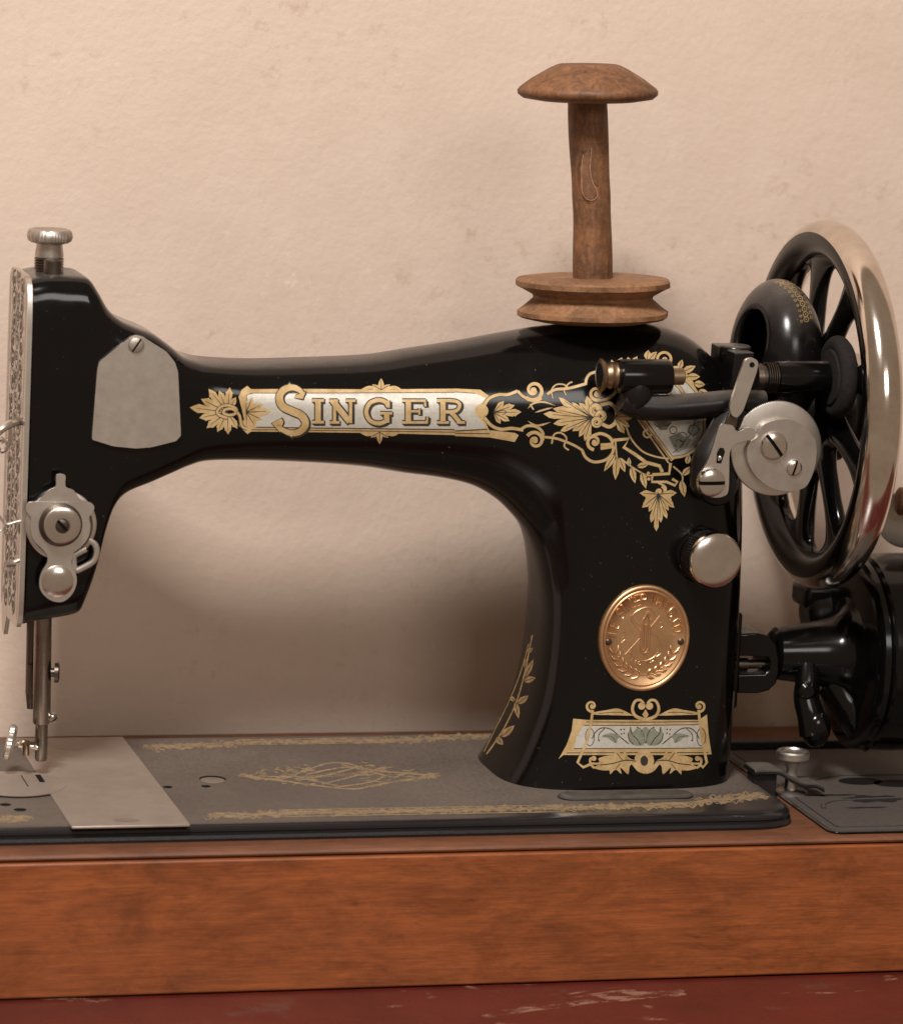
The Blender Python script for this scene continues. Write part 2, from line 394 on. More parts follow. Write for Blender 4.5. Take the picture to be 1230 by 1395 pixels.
# arm, head and pillar: one casting, swept through the sections (outer x,z / inner x,z / half depth / squareness)
SEC = [(-118.4, 179.6, -117.8, 58.0, 21, 9), (-113.0, 180.6, -112.8, 59.3, 21, 9), (-107.5, 180.8, -107.6, 59.9, 21, 8), (-101.9, 180.7, -101.9, 60.9, 21, 8), (-98.2, 179.7, -98.5, 62.2, 21, 8), (-95.2, 175.8, -96.7, 65.6, 21, 8),
(-91.2, 169.5, -93.1, 76.4, 21, 7), (-86.9, 165.7, -90.4, 89.5, 21, 7), (-81.6, 163.3, -87.5, 98.8, 21, 6.5), (-74.8, 160.7, -83.1, 104.3, 21, 6), (-68.6, 156.6, -74.1, 108.2, 21, 5.5),
(-63.7, 153.0, -67.2, 111.1, 20.5, 5), (-59.4, 151.5, -60.5, 113.7, 20.3, 4.2), (-53.5, 150.6, -53.2, 115.3, 20, 3.6), (-37.6, 150.3, -37.5, 115.2, 20, 2.9), (-16.3, 151.2, -16.0, 114.4, 20.3, 2.6),
(5.2, 152.6, 4.4, 112.8, 21, 2.3), (21.3, 155.3, 19.4, 110.5, 22, 2.15), (37.5, 158.0, 33.2, 108.8, 23, 2.05), (53.8, 161.2, 45.7, 106.0, 24.5, 2.0), (70.2, 164.0, 54.8, 101.3, 26, 2.0),
(95.1, 166.0, 61.4, 95.7, 27.5, 2.1), (114.7, 164.8, 65.9, 90.5, 28.5, 2.3), (128.1, 158.9, 68.8, 84.3, 29, 2.6), (137.4, 148.1, 71.0, 76.2, 29.3, 3), (142.0, 134.3, 72.4, 68.1, 29.6, 3.2),
(144.7, 116.4, 72.9, 61.5, 30, 3.4), (146.1, 94.3, 72.9, 52.0, 30.5, 3.5), (146.8, 69.4, 72.2, 41.1, 31, 3.5), (146.8, 47.4, 70.5, 30.0, 32, 3.5), (146.8, 28.1, 67.1, 18.8, 33, 3.5), (146.4, 11.6, 63.0, 9.0, 34, 3.5), (146.1, -.6, 57.4, -.6, 35, 3.5)]
def sect(s, N=112):
    ox, oz, ix, iz, h, n = s; O = Vector((ox, Y0, oz)); I = Vector((ix, Y0, iz)); c = (O+I)/2; e = (O-I)/2
    raw = []
    for k in range(720):
        t = 2*pi*k/720; a, b = cos(t), sin(t)
        raw.append((math.copysign(abs(a)**(2/n), a), math.copysign(abs(b)**(2/n), b)))
    L = e.length; P = [Vector((a*L, b*h)) for a, b in raw]; cum = [0]
    for i in range(720): cum.append(cum[-1]+(P[(i+1) % 720]-P[i]).length)
    out = []; j = 0
    for k in range(N):
        target = cum[-1]*k/N
        while cum[j+1] < target: j += 1
        t = (target-cum[j])/max(1e-9, cum[j+1]-cum[j]); q = P[j].lerp(P[(j+1) % 720], t)
        out.append(c+e.normalized()*q.x+Vector((0, q.y, 0)))
    return out
def cr1(vals, i, t):
    n = len(vals); g = lambda k: vals[max(0, min(n-1, k))]
    a, b, c, d = g(i-1), g(i), g(i+1), g(i+2); return .5*(2*b+(c-a)*t+(2*a-5*b+4*c-d)*t*t+(3*b-a-3*c+d)*t**3)
rings = []; chans = list(zip(*SEC))
for i in range(len(SEC)-1):
    for k in range(5): rings.append(tuple(cr1(ch, i, k/5) for ch in chans))
rings.append(SEC[-1])
NV = 112; m = MB(); vs = [p for s in rings for p in sect(s, NV)]
m.add(vs, ringfaces(len(rings), NV)); m.add(vs[:NV], [list(range(NV))[::-1]])
bodymb = m; body = m.build('casting', 'black_enamel', mach, sharp=50)
# surface lookup for things that lie on the casting
BV = BVHTree.FromPolygons([tuple(p) for p in bodymb.v], bodymb.f)
def on_body(px, py, off=.0):
    d = ray(px, py).normalized(); h = BV.ray_cast(CAM, d)
    if h[0] is None:
        p = CAM + d*1400; h = BV.find_nearest(p)
    n = h[1]
    if n.dot(d) > 0: n = -n
    return h[0]+n*off

# ------------------------------------------------------------------ gilt ornament: flat print laid on the enamel
class Decal:
    """2-D drawing in photograph-sized units, laid on a surface in thin layers"""
    def __init__(s, place): s.v = []; s.f = []; s.m = []; s.place = place; s.z = .05; s.k = 0; s.split = 5
    def tri(s, P, F, mi):
        P = [Vector(p) for p in P]; F = [tuple(f) for f in F]
        # split long edges so that the sheet follows the curve below
        for it in range(10):
            cut = {}; NF = []
            for f in F:
                a, b, c = f; E = sorted((((P[a]-P[b]).length, a, b, c), ((P[b]-P[c]).length, b, c, a), ((P[c]-P[a]).length, c, a, b)), reverse=True)[0]
                if E[0] > s.split:
                    i, j, k = E[1:]; key = (min(i, j), max(i, j))
                    if key not in cut: cut[key] = len(P); P.append((P[i]+P[j])/2)
                    q = cut[key]; NF += [(i, q, k), (q, j, k)]
                else: NF.append(f)
            if len(NF) == len(F): break
            F = NF
        s.k += 1; b = len(s.v); s.v += [s.place(p.x, p.y, s.z+.00009*(s.k % 400)) for p in P]; s.f += [[b+i for i in f] for f in F]; s.m += [mi]*len(F)
    def curl(s, pts, mi=0, n=3): s.fill([(p.x, p.y) for p in catmull([(a, b, 0) for a, b in pts], n, True)], mi)
    def fill(s, pts, mi=0):
        pts = [Vector((p[0], p[1], 0)) for p in pts]; s.tri(pts, tessellate_polygon([pts]), mi)
    def rib(s, pts, w, mi=0, smooth=5, closed=False, taper=0):
        P = [Vector((p[0], p[1], 0)) for p in pts]
        if smooth and len(P) > 2: P = catmull(P, smooth, closed)
        n = len(P); V = []; F = []
        for i, p in enumerate(P):
            d = (P[(i+1) % n]-P[i-1]) if closed else (P[min(n-1, i+1)]-P[max(0, i-1)])
            if d.length < 1e-6: d = Vector((1, 0, 0))
            d.normalize(); t = i/max(1, n-1); ww = w(t) if callable(w) else w
            if taper: ww *= max(.15, min(1, t/taper, (1-t)/taper))
            nn = Vector((-d.y, d.x, 0))*ww/2; V += [p+nn, p-nn]
        for i in range(n if closed else n-1):
            a, b = 2*i, 2*((i+1) % n); F += [(a, a+1, b+1), (a, b+1, b)]
        s.tri(V, F, mi)
    def dot(s, x, y, r, mi=0, ry=None, k=16): s.fill([(x+r*cos(2*pi*i/k), y+(ry or r)*sin(2*pi*i/k)) for i in range(k)], mi)
    def ring(s, x, y, r, w, mi=0, ry=None, a0=0, a1=2*pi): 
        k = 24; full = abs(a1-a0-2*pi) < 1e-3; pts = [(x+r*cos(a0+(a1-a0)*i/k), y+(ry or r)*sin(a0+(a1-a0)*i/k)) for i in range(k if full else k+1)]
        s.rib(pts, w, mi, 0, full)
    def spiral(s, x, y, r, a0, turns, w, mi=0):
        k = 26; s.rib([(x+r*(1-.78*i/k)*cos(a0+turns*2*pi*i/k), y+r*(1-.78*i/k)*sin(a0+turns*2*pi*i/k)) for i in range(k+1)], lambda t: w*(1-.35*t), mi, 0); s.dot(x, y, r*.3, mi)
    def leaf(s, c, tips, notch=.5, veins=True, mi=0, ink=1):
        """palmate leaf: lobes with toothed edges from centre c to each tip (tips in angular order)"""
        c = Vector((c[0], c[1], 0)); T = [Vector((x, y, 0)) for x, y in tips]; pts = [c]
        ang = [math.atan2(t.y-c.y, t.x-c.x) for t in T]; gap = [abs((ang[i+1]-ang[i]+pi) % (2*pi)-pi) for i in range(len(T)-1)]
        sgn = 1 if ((ang[1]-ang[0]+pi) % (2*pi)-pi) > 0 else -1
        for i, t in enumerate(T):
            d = t-c; nn = Vector((-d.y, d.x, 0))*sgn
            if i: q = ((T[i-1]-c).length+d.length)/2; a = ang[i-1]+sgn*gap[i-1]/2; pts.append(c+Vector((cos(a), sin(a), 0))*q*notch)
            gl = gap[i-1]/2 if i else .5; gr = gap[i]/2 if i < len(T)-1 else .5
            for a, b in ((.68, -.19), (.74, -.13), (.77, -.16), (.88, -.07), (1, 0), (.88, .07), (.77, .16), (.74, .13), (.68, .19)):
                lim = a*math.tan(.93*(gl if b < 0 else gr)); b = max(-lim, min(lim, b)); pts.append(c+d*a+nn*b)
        s.fill([(p.x, p.y) for p in pts], mi)
        if veins:
            z = s.z; s.z = z+.04
            for t in T: s.rib([(c.x, c.y), tuple((c+(t-c)*.82)[:2])], lambda q: 1.3*(1-.7*q)+.1, ink, 0)
            s.z = z
    def blade(s, a, b, w, mi=0, vein=True, ink=1, bend=.0):
        a = Vector((a[0], a[1], 0)); b = Vector((b[0], b[1], 0)); d = b-a; nn = Vector((-d.y, d.x, 0)).normalized()
        L = [a+d*t+nn*(w*q+bend*d.length*t*(1-t)) for t, q in ((0, 0), (.18, .34), (.42, .5), (.7, .36), (1, 0), (.7, -.36), (.42, -.5), (.18, -.34))]
        s.fill([(p.x, p.y) for p in L], mi)
        if vein:
            z = s.z; s.z = z+.04; s.rib([tuple(a[:2]), tuple((a+d*.8)[:2])], .9, ink, 0); s.z = z
    def build(s, name, mats, parent):
        m = MB(); m.v = s.v; m.f = s.f; m.m = s.m
        return m.build(name, mats, parent)
def scaled(x0, y0, k):
    return lambda *P: [(x0+u/k, y0+v/k) for u, v in P]
GOLD, INK, SILVER, GREY = 0, 1, 2, 3
DM = ['gold_leaf', 'ink', 'silver_leaf', 'grey_leaf']

# --- name banner on the arm
A = scaled(240, 480, 2.93); B = scaled(620, 450, 3.237)
d = Decal(on_body)
d.z = .05
d.fill(A((250, 178), (262, 150), (284, 134), (300, 147), (500, 146), (800, 148), (1110, 145)) + B((0, 257), (110, 262), (150, 290), (128, 330), (125, 385), (150, 440), (262, 452), (280, 462), (262, 492), (150, 472), (0, 466)) + A((1110, 330), (800, 322), (500, 318), (300, 316), (285, 326), (250, 292), (272, 268), (262, 225)), GOLD)
d.z = .09
d.fill(A((284, 196), (282, 172), (300, 163), (600, 163), (1110, 160)) + B((0, 272), (90, 278), (135, 300), (105, 330), (92, 355), (105, 388), (140, 432), (0, 441)) + A((1110, 306), (600, 300), (312, 297), (290, 280), (300, 255), (296, 225)), SILVER)
d.z = .13
d.rib(A((284, 196), (282, 172), (300, 163), (600, 163), (1110, 160)) + B((0, 272), (90, 278)), .9, INK, 0)
d.rib(A((312, 298), (600, 302), (1110, 308)) + B((0, 443), (140, 436)), 1.2, INK, 0)
d.rib(A((300, 308), (600, 311), (1110, 318)) + B((0, 453), (150, 455)), .8, INK, 0)
# letters
def strokes(ch):
    x = {'I': 0, 'N': 0, 'G': 0, 'E': 0, 'R': 0}
    if ch == 'I': return [([(28, 6), (28, 94)], 23), ([(4, 6), (52, 6)], 12), ([(4, 94), (52, 94)], 12)]
    if ch == 'N': return [([(22, 4), (22, 94)], 13), ([(14, 6), (82, 92)], 24), ([(86, 6), (86, 97)], 13), ([(0, 6), (36, 6)], 11), ([(2, 94), (42, 94)], 11), ([(66, 6), (106, 6)], 11)]
    if ch == 'G': return [([(98, 30), (86, 10), (56, 3), (24, 16), (10, 50), (24, 84), (56, 97), (84, 90), (94, 78)], 17), ([(92, 56), (92, 94)], 22), ([(66, 56), (114, 56)], 11), ([(100, 4), (100, 34)], 9)]
    if ch == 'E': return [([(26, 6), (26, 94)], 22), ([(2, 6), (96, 6)], 11), ([(2, 94), (104, 94)], 11), ([(26, 49), (70, 49)], 10), ([(92, 4), (94, 30)], 9), ([(102, 70), (100, 97)], 9), ([(70, 36), (70, 63)], 8)]
    if ch == 'R': return [([(26, 6), (26, 94)], 22), ([(2, 6), (60, 6), (88, 14), (92, 30), (80, 46), (56, 51), (26, 51)], 14), ([(2, 94), (50, 94)], 11), ([(56, 50), (76, 72), (92, 92)], 18), ([(82, 94), (114, 94)], 11)]
lets = [('I', 538, 186, 1.0), ('N', 610, 187, 1.0), ('G', 748, 188, 1.0), ('E', 900, 187, 1.0), ('R', 1038, 187, 1.0)]
for z, dx, dy, ew, mi in ((.15, 6, 5, 9, INK), (.20, 0, 0, 8, INK), (.25, 0, 0, -1, GOLD)):
    d.z = z
    for ch, x0, y0, k in lets:
        for P, w in strokes(ch): d.rib(A(*[(x0+p[0]*k+dx, y0+p[1]*k*.98+dy) for p in P]), (w+ew)/2.93, mi, 6 if len(P) > 5 else 0)
S = [(508, 172), (492, 152), (462, 141), (428, 152), (412, 180), (424, 214), (462, 234), (500, 252), (516, 284), (498, 312), (462, 322), (424, 308), (400, 286)]
for z, dx, dy, ew, mi in ((.18, 5, 4, 7, INK), (.23, 0, 0, 7, INK), (.28, 0, 0, 0, GOLD)):
    d.z = z
    d.rib(A(*[(x+dx, y+dy) for x, y in S]), lambda t: (13+17*sin(pi*t)**.8+ew)/2.93, mi, 6)
    d.fill(A(*[(x+dx*.7, y+dy*.7) for x, y in ((516+ew/2, 158-ew/2), (478, 172-ew/2), (470, 182), (506, 186+ew/2))]), mi)
    d.fill(A(*[(x+dx*.7, y+dy*.7) for x, y in ((382-ew/2, 282), (420+ew/2, 262-ew/2), (428+ew/2, 276), (414, 318+ew/2))]), mi)
    d.fill(A(*[(x+dx*.7, y+dy*.7) for x, y in ((436-ew/2, 144), (452, 124-ew), (472+ew/2, 144))]), mi)
    d.fill(A(*[(x+dx*.7, y+dy*.7) for x, y in ((442-ew/2, 318), (460, 338+ew), (482+ew/2, 318))]), mi)
# end leaves and finials
d.z = .06
d.leaf(A((205, 238))[0], A((245, 305), (208, 328), (165, 318), (122, 302), (92, 262), (55, 220), (100, 186), (130, 146), (172, 152), (215, 140), (240, 178)), .62)
d.z = .14
d.rib(A((205, 262), (172, 250), (165, 232), (185, 214), (215, 212), (240, 226), (236, 244), (212, 250), (190, 242), (196, 228), (225, 226), (252, 250), (262, 292), (282, 305)), 15/2.93, INK, 5)
d.z = .18
d.rib(A((205, 262), (172, 250), (165, 232), (185, 214), (215, 212), (240, 226), (236, 244), (212, 250), (190, 242), (196, 228), (225, 226), (252, 250), (262, 292), (282, 305)), 10/2.93, GOLD, 5)
d.z = .17
d.leaf(A((280, 238))[0], A((282, 300), (320, 302), (345, 270), (378, 235), (348, 205), (305, 178), (280, 190)), .66)
d.z = .05
for sx, y0, y1, yy in ((818, 150, 104, -1), (812, 318, 366, 1)):
    s_ = -yy
    d.blade(A((sx, y0))[0], A((sx, y1))[0], 8); d.blade(A((sx, y0))[0], A((sx-36, y0+yy*22))[0], 6); d.blade(A((sx, y0))[0], A((sx+36, y0+yy*22))[0], 6)
    d.rib(A((sx-75, y0-yy*2), (sx-50, y0+yy*10), (sx-20, y0+yy*6), (sx, y0), (sx+24, y0+yy*6), (sx+55, y0+yy*10), (sx+78, y0-yy*2)), 4, GOLD)
d.build('name_banner', DM, mach)

# --- scrollwork between banner and winder
d = Decal(on_body); d.z = .05
def R(P, w, mi=GOLD, outline=1.6, sm=5, taper=0):
    z = d.z
    if outline and mi == GOLD: d.z = z-.02; d.rib(B(*P), w*.84/3.237+outline, INK, sm, False, taper); d.z = z
    d.rib(B(*P), w*.84/3.237, mi, sm, False, taper)
d.z = .10
d.dot(*B((116, 355))[0], 30/3.237); 
d.leaf(B((168, 362))[0], B((200, 412), (240, 400), (292, 360), (262, 330), (215, 312)), .5); d.rib(B((175, 362), (215, 352), (222, 366), (205, 372)), 1.0, INK)
R([(128, 330), (150, 300), (190, 284), (230, 284), (275, 268)], 15); R([(128, 385), (160, 420), (200, 436), (250, 432), (300, 440)], 16)
d.spiral(*B((345, 265))[0], 46/3.237, 2.4, -1.35, 17/3.237); R([(275, 268), (300, 292), (345, 312), (380, 300)], 14)
d.spiral(*B((352, 486))[0], 40/3.237, -2.6, 1.3, 16/3.237); R([(285, 440), (315, 422), (355, 424), (385, 450), (386, 485)], 14)
R([(405, 282), (440, 262), (500, 256), (575, 236)], 14); R([(575, 240), (578, 215), (595, 192), (636, 180)], 13)
R([(430, 300), (424, 265), (445, 240), (480, 240), (500, 258)], 6, sm=5); R([(488, 285), (480, 262), (500, 235), (516, 228)], 6)
R([(320, 345), (345, 322), (390, 316), (440, 332)], 9, taper=.3); R([(352, 362), (385, 352), (430, 340)], 8, taper=.3); R([(320, 400), (360, 420), (420, 405)], 9, taper=.3); R([(330, 325), (345, 350)], 6)
d.leaf(B((600, 385))[0], B((570, 488), (545, 470), (515, 445), (462, 445), (432, 412), (388, 368), (430, 345), (455, 295), (512, 318), (545, 318), (580, 288)), .62)
d.z = .14
for x, y, r in ((618, 352, 30), (640, 378, 26), (622, 405, 24)): d.dot(*B((x, y))[0], r/3.237+.8, INK); d.z += .02; d.dot(*B((x, y))[0], r/3.237); d.spiral(*B((x, y))[0], r/3.237*.8, 0, 1, .9, INK); d.z += .02
d.z = .12
R([(640, 330), (680, 322), (708, 350), (708, 400), (680, 425), (645, 412)], 18)
d.leaf(B((700, 382))[0], B((745, 455), (768, 425), (792, 378), (770, 350), (750, 325)), .55)
d.spiral(*B((622, 278))[0], 32/3.237, 1.0, 1.3, 14/3.237); R([(625, 308), (660, 305), (700, 280), (712, 250)], 14)
d.spiral(*B((612, 492))[0], 34/3.237, 1.6, 1.2, 15/3.237); R([(600, 468), (640, 455), (680, 472), (690, 500), (640, 505)], 15)
R([(640, 520), (700, 512), (690, 485), (765, 478), (742, 515), (790, 545), (840, 582), (900, 598), (912, 625)], 17, sm=0)
R([(425, 500), (435, 460), (465, 452), (490, 475), (480, 510), (500, 528)], 8); R([(390, 470), (450, 478), (520, 505), (562, 530)], 12)
R([(560, 530), (575, 560), (610, 580), (660, 572), (690, 545), (698, 515)], 14)
R([(705, 480), (712, 560), (730, 600)], 8); 
for a, b, w in (((705, 545), (655, 622), 9), ((712, 560), (705, 660), 10), ((722, 560), (748, 625), 9), ((775, 600), (792, 675), 9), ((765, 600), (765, 560), 6), ((820, 625), (840, 698), 9), ((800, 600), (852, 590), 8)): d.blade(B(a)[0], B(b)[0], w)
R([(730, 565), (775, 600), (835, 636), (865, 640)], 7)
for x, y in ((840, 640), (852, 655), (850, 630)): d.dot(*B((x, y))[0], 2.2)
R([(868, 636), (942, 632), (948, 585)], 15, sm=0); R([(868, 636), (866, 668), (930, 668), (968, 684), (978, 668), (955, 655)], 13, sm=0)
d.spiral(*B((900, 712))[0], 26/3.237, -1.2, 1.2, 12/3.237); R([(895, 672), (925, 690), (925, 715)], 10)
d.leaf(B((895, 722))[0], B((812, 718), (822, 782), (852, 800), (862, 848), (885, 886), (905, 848), (932, 830), (940, 795), (965, 782), (976, 716)), .66)
R([(745, 395), (770, 470), (820, 530), (880, 556), (940, 566)], 8); R([(760, 330), (940, 585)], 7, sm=0)
d.ring(*B((846, 455))[0], 17/3.237, 2.6); d.dot(*B((846, 455))[0], 1.4)
# medallion cut by the slanting band
d.z = .06
d.fill(B((800, 330), (955, 560), (1010, 552), (1060, 520), (1092, 470), (1098, 400), (1090, 330), (1060, 268), (1010, 215), (960, 190)), SILVER)
d.z = .10
d.fill(B((940, 470), (985, 450), (1010, 470), (1040, 480), (1020, 520), (975, 540), (960, 515)), GREY)
d.fill(B((1030, 420), (1075, 400), (1080, 440), (1050, 470), (1020, 450)), GREY)
d.fill(B((880, 400), (920, 385), (950, 410), (930, 440), (900, 440)), GREY)
for q in ((900, 405, 22), (930, 400, 20), (1000, 470, 20), (985, 500, 18), (1050, 440, 22), (960, 440, 16)): d.ring(*B(q[:2])[0], q[2]/3.237, 1.2, INK)
d.rib(B((960, 540), (1000, 500), (1040, 450), (1060, 380)), 1.2, INK)
d.z = .12
R([(955, 562), (1010, 552), (1060, 520), (1092, 470), (1098, 400), (1090, 330), (1060, 268), (1010, 215)], 13); R([(768, 318), (958, 572)], 20, sm=0)
d.z = .16; d.rib(B((772, 330), (952, 570)), 1.0, INK, 0); d.z = .12
R([(820, 260), (965, 200)], 1, sm=0); R([(905, 240), (960, 300)], 16, sm=0); R([(930, 205), (985, 250), (1010, 290)], 14); R([(985, 195), (1030, 225), (1062, 270)], 12)
# sprays above the winder
for a, b, w in (((700, 180), (688, 130), 10), ((712, 165), (735, 120), 9), ((770, 160), (760, 118), 9), ((775, 160), (802, 115), 9), ((845, 130), (850, 88), 10), ((850, 132), (888, 95), 9), ((840, 136), (880, 128), 8), ((985, 170), (1000, 130), 8), ((1000, 185), (1058, 158), 10), ((1020, 205), (1078, 205), 10), ((1050, 235), (1100, 240), 10), ((1070, 265), (1120, 285), 9), ((1020, 590), (1030, 545), 8), ((1000, 640), (1040, 600), 9), ((995, 660), (1010, 735), 10)): d.blade(B(a)[0], B(b)[0], w)
d.ring(*B((920, 128))[0], 30/3.237, 3.6); d.spiral(*B((925, 130))[0], 18/3.237, 0, 1.1, 2.6); R([(885, 140), (930, 165), (985, 165), (1020, 200), (1050, 240)], 12); R([(690, 175), (720, 168), (780, 160)], 10)
R([(960, 600), (1000, 640), (995, 690)], 7)
d.build('scroll_ornament', DM, mach)

# --- banner at the foot of the pillar
C_ = scaled(740, 930, 4.73); d = Decal(on_body); d.z = .06
d.fill(C_((192, 232), (280, 240), (1000, 240), (1052, 205), (1062, 330), (1082, 462), (900, 466), (130, 466), (98, 492), (150, 400), (182, 310)), GOLD)
d.z = .10
d.fill(C_((262, 275), (640, 275), (1005, 270), (1032, 420), (640, 424), (196, 424), (215, 345)), SILVER)
for P in (((262, 275), (640, 275), (1005, 270)), ((196, 424), (640, 424), (1032, 420)), ((275, 252), (640, 254), (1000, 250)), ((150, 452), (640, 450), (1060, 450))): d.z = .13; d.rib(C_(*P), 1.0, INK, 0)
d.z = .14
for s in (-1, 1):
    X = lambda P: C_(*[(657+s*(x-657), y) for x, y in P])
    d.curl(X([(657, 285), (690, 310), (710, 290), (740, 320), (752, 285), (768, 330), (760, 375), (735, 400), (695, 405), (665, 390)]), GREY)
    for P in ([(660, 390), (668, 340), (690, 300), (715, 285)], [(690, 402), (715, 360), (745, 330), (755, 285)], [(735, 398), (762, 370), (770, 325)]): d.rib(X(P), 1.2, INK)
    d.rib(X([(765, 395), (820, 350), (880, 300), (940, 292), (980, 320), (1000, 360)]), 1.3, INK); d.rib(X([(920, 295), (955, 330), (960, 372)]), 1.1, INK)
    d.curl(X([(825, 340), (880, 325), (940, 345), (900, 355), (880, 372), (845, 388), (838, 365)]), GREY); d.rib(X([(850, 385), (870, 350), (930, 342)]), .8, INK)
    for x, y in ((795, 300), (815, 302), (795, 325), (812, 330), (785, 378), (955, 372)): d.dot(*X([(x, y)])[0], 1.1, INK, k=8)
    d.ring(*X([(1015, 350)])[0], 6, 1.0, INK, 12)
d.z = .18
for s, cx in ((-1, 0), (1, 0)):
    X = lambda P: C_(*[(657+s*(x-657)*(1 if s > 0 else 1.0), y) for x, y in P])
    ex = 22 if s < 0 else 0
    # end poles with scroll heads
    d.rib(X([(1005-8, 175), (1005, 250), (1022+ex*.6, 380), (1050+ex*2, 515), (1025+ex*1.5, 545), (1000, 520)]), 3.6, GOLD, 0); 
    d.spiral(*X([(1003, 150)])[0], 38/4.73, 1.9 if s > 0 else 1.2, -1.25*s, 3.6)
    # top ribbon
    d.curl(X([(748, 205), (800, 178), (845, 165), (900, 175), (990, 190), (990, 205), (900, 208), (748, 212)]), GOLD)
    d.rib(X([(657, 240), (720, 215), (742, 170), (725, 120), (690, 112), (668, 135)]), lambda t: 4.6-1.5*t, GOLD); d.dot(*X([(682, 150)])[0], 5)
    # lower acanthus
    d.rib(X([(657, 575), (700, 560), (735, 520), (790, 480)]), 5.5, GOLD)
    d.curl(X([(720, 505), (770, 480), (790, 432), (808, 462), (842, 430), (860, 445), (855, 465), (905, 470), (960, 488), (950, 520), (990, 548), (930, 565), (890, 565), (885, 590), (850, 560), (812, 588), (820, 545), (770, 590), (760, 540), (740, 520)]), GOLD)
    d.rib(X([(985, 550), (1010, 525), (1012, 490), (985, 485)]), 3.2, GOLD); d.dot(*X([(990, 488)])[0], 3.4)
    d.rib(X([(1000, 520), (960, 520), (930, 500)]), 2.6, GOLD)
d.dot(*C_((648, 505))[0], 64/4.73, GOLD, 72/4.73); d.fill(C_((657, 170), (676, 205), (657, 238), (636, 205)), GOLD)
d.z = .22
d.dot(*C_((648, 503))[0], 25/4.73, INK, 33/4.73)
for s in (-1, 1):
    X = lambda P: C_(*[(657+s*(x-657), y) for x, y in P])
    d.rib(X([(720, 505), (790, 500), (870, 520), (950, 530)]), 1.3, INK); d.rib(X([(805, 500), (830, 470), (845, 450)]), .9, INK); d.rib(X([(820, 520), (850, 555)]), .9, INK); d.rib(X([(800, 192), (870, 190), (960, 198)]), .8, INK)
d.build('foot_ornament', DM, mach)

# --- vine on the left flank of the pillar, and gilt edge
D_ = scaled(640, 780, 3.075); d = Decal(on_body); d.z = .06
d.rib(D_((262, 262), (248, 330), (228, 430), (196, 540), (150, 640), (100, 720), (70, 760)), 2.0, GOLD)
d.rib(D_((246, 300), (222, 390), (190, 480), (150, 570), (100, 670), (60, 750)), 1.3, GOLD)
for a, b, w in (((230, 440), (268, 362), 8), ((225, 455), (276, 440), 9), ((232, 400), (236, 360), 6), ((200, 550), (246, 515), 9), ((190, 540), (205, 612), 8), ((190, 540), (165, 515), 6), ((130, 690), (188, 640), 10), ((110, 690), (140, 722), 9), ((240, 335), (265, 315), 6)): d.blade(D_(a)[0], D_(b)[0], w)
d.build('vine_ornament', ['ornament_gold', 'ink'], mach)
# --- chain line along the top of the arm
d = Decal(lambda x, y, o: (lambda h: h[0]+h[1]*.08 if h[0] else Vector((x, y, 150)))(BV.ray_cast(Vector((x, y, 300)), Vector((0, 0, -1)))))
for i in range(46):
    x = -28+i*2.3; d.ring(x, 2+.1*i, .9, .5); d.ring(x, 6.5+.1*i, .9, .5); d.rib([(x-.9, 4.3+.1*i), (x+.9, 4.3+.1*i)], .5, 0, 0)
d.build('edge_ornament', ['ornament_gold', 'ink'], mach)

# --- worn ornament on the bed
E_ = scaled(180, 980, 2.365)
def on_bed(x, y, o): p = onZ(x, y, 0); return Vector((p.x, p.y, o))
d = Decal(on_bed); d.z = .06; d.split = 40
cx, cy = 463, 1057
for P in ([(-.98, 0), (-.6, .25), (-.35, -.3), (-.1, -.85), (.1, -.9), (.3, -.45), (.62, -.2), (.98, 0)], [(-.98, 0), (-.6, .35), (-.2, .75), (.1, .95), (.3, .7), (.62, .3), (.98, 0)], [(-.4, .3), (-.1, -.1), (.25, -.7)], [(-.2, .6), (.1, .1), (.4, -.5)], [(-.32, -.1), (0, -.55), (.2, -.6)], [(-.05, .8), (.25, .5), (.42, .1)], [(-.5, -.1), (-.3, .3), (-.05, .72)], [(.05, -.8), (.3, -.3), (.5, .1)]):
    d.rib([(cx+u*140+v*6, cy+v*19) for u, v in P], 2.2, 0)
for s_ in (-1, 1):
    for i in range(64):
        u = s_*random.uniform(.22, .97); v = random.uniform(-.95, .95)*(1.08-abs(u))*1.1; a = random.uniform(-.9, .9); L = random.uniform(3, 11)
        x, y = cx+u*140, cy+v*19
        d.rib([(x-L*cos(a), y-.5*L*sin(a)), (x+random.uniform(-3, 3), y+random.uniform(-2, 2)), (x+L*cos(a), y+.5*L*sin(a))], random.uniform(.9, 1.9), 0, 4, False, .3)
for i in range(22): x = cx-48+i*5; d.rib([(x-4, cy+4-i*.25), (x+4, cy-1-i*.25)], 1.3, 0, 0)
d.build('bed_medallion', ['worn_gold', 'ink'], mach)
def border(d, x0, x1, y0, y1, th, n):
    for i in range(n):
        t = (i+random.random())/n; x = x0+(x1-x0)*t; y = y0+(y1-y0)*t+random.uniform(-th, th)*.8; L = random.uniform(3, 11); b = random.uniform(-th, th)*.8
        d.rib([(x-L, y+b), (x-L*.3, y-b), (x+L*.4, y+b*.5), (x+L, y-b)], random.uniform(1.0, 2.2), 0, 4, False, .25)
d = Decal(on_bed); d.split = 40; d.rib([(205, 1017), (330, 1012), (520, 1009), (664, 1003)], lambda t: 2.6+1.0*sin(40*t), 0, 10)
border(d, 198, 330, 1019, 1013, 4.5, 60); border(d, 330, 520, 1011, 1009, 3.0, 100); border(d, 520, 668, 1009, 1003, 4.5, 60); d.rib([(325, 1008), (520, 1005)], 1.2, 0, 0); d.rib([(325, 1015), (520, 1012)], 1.2, 0, 0)
d.build('bed_border', ['worn_gold', 'ink'], mach)
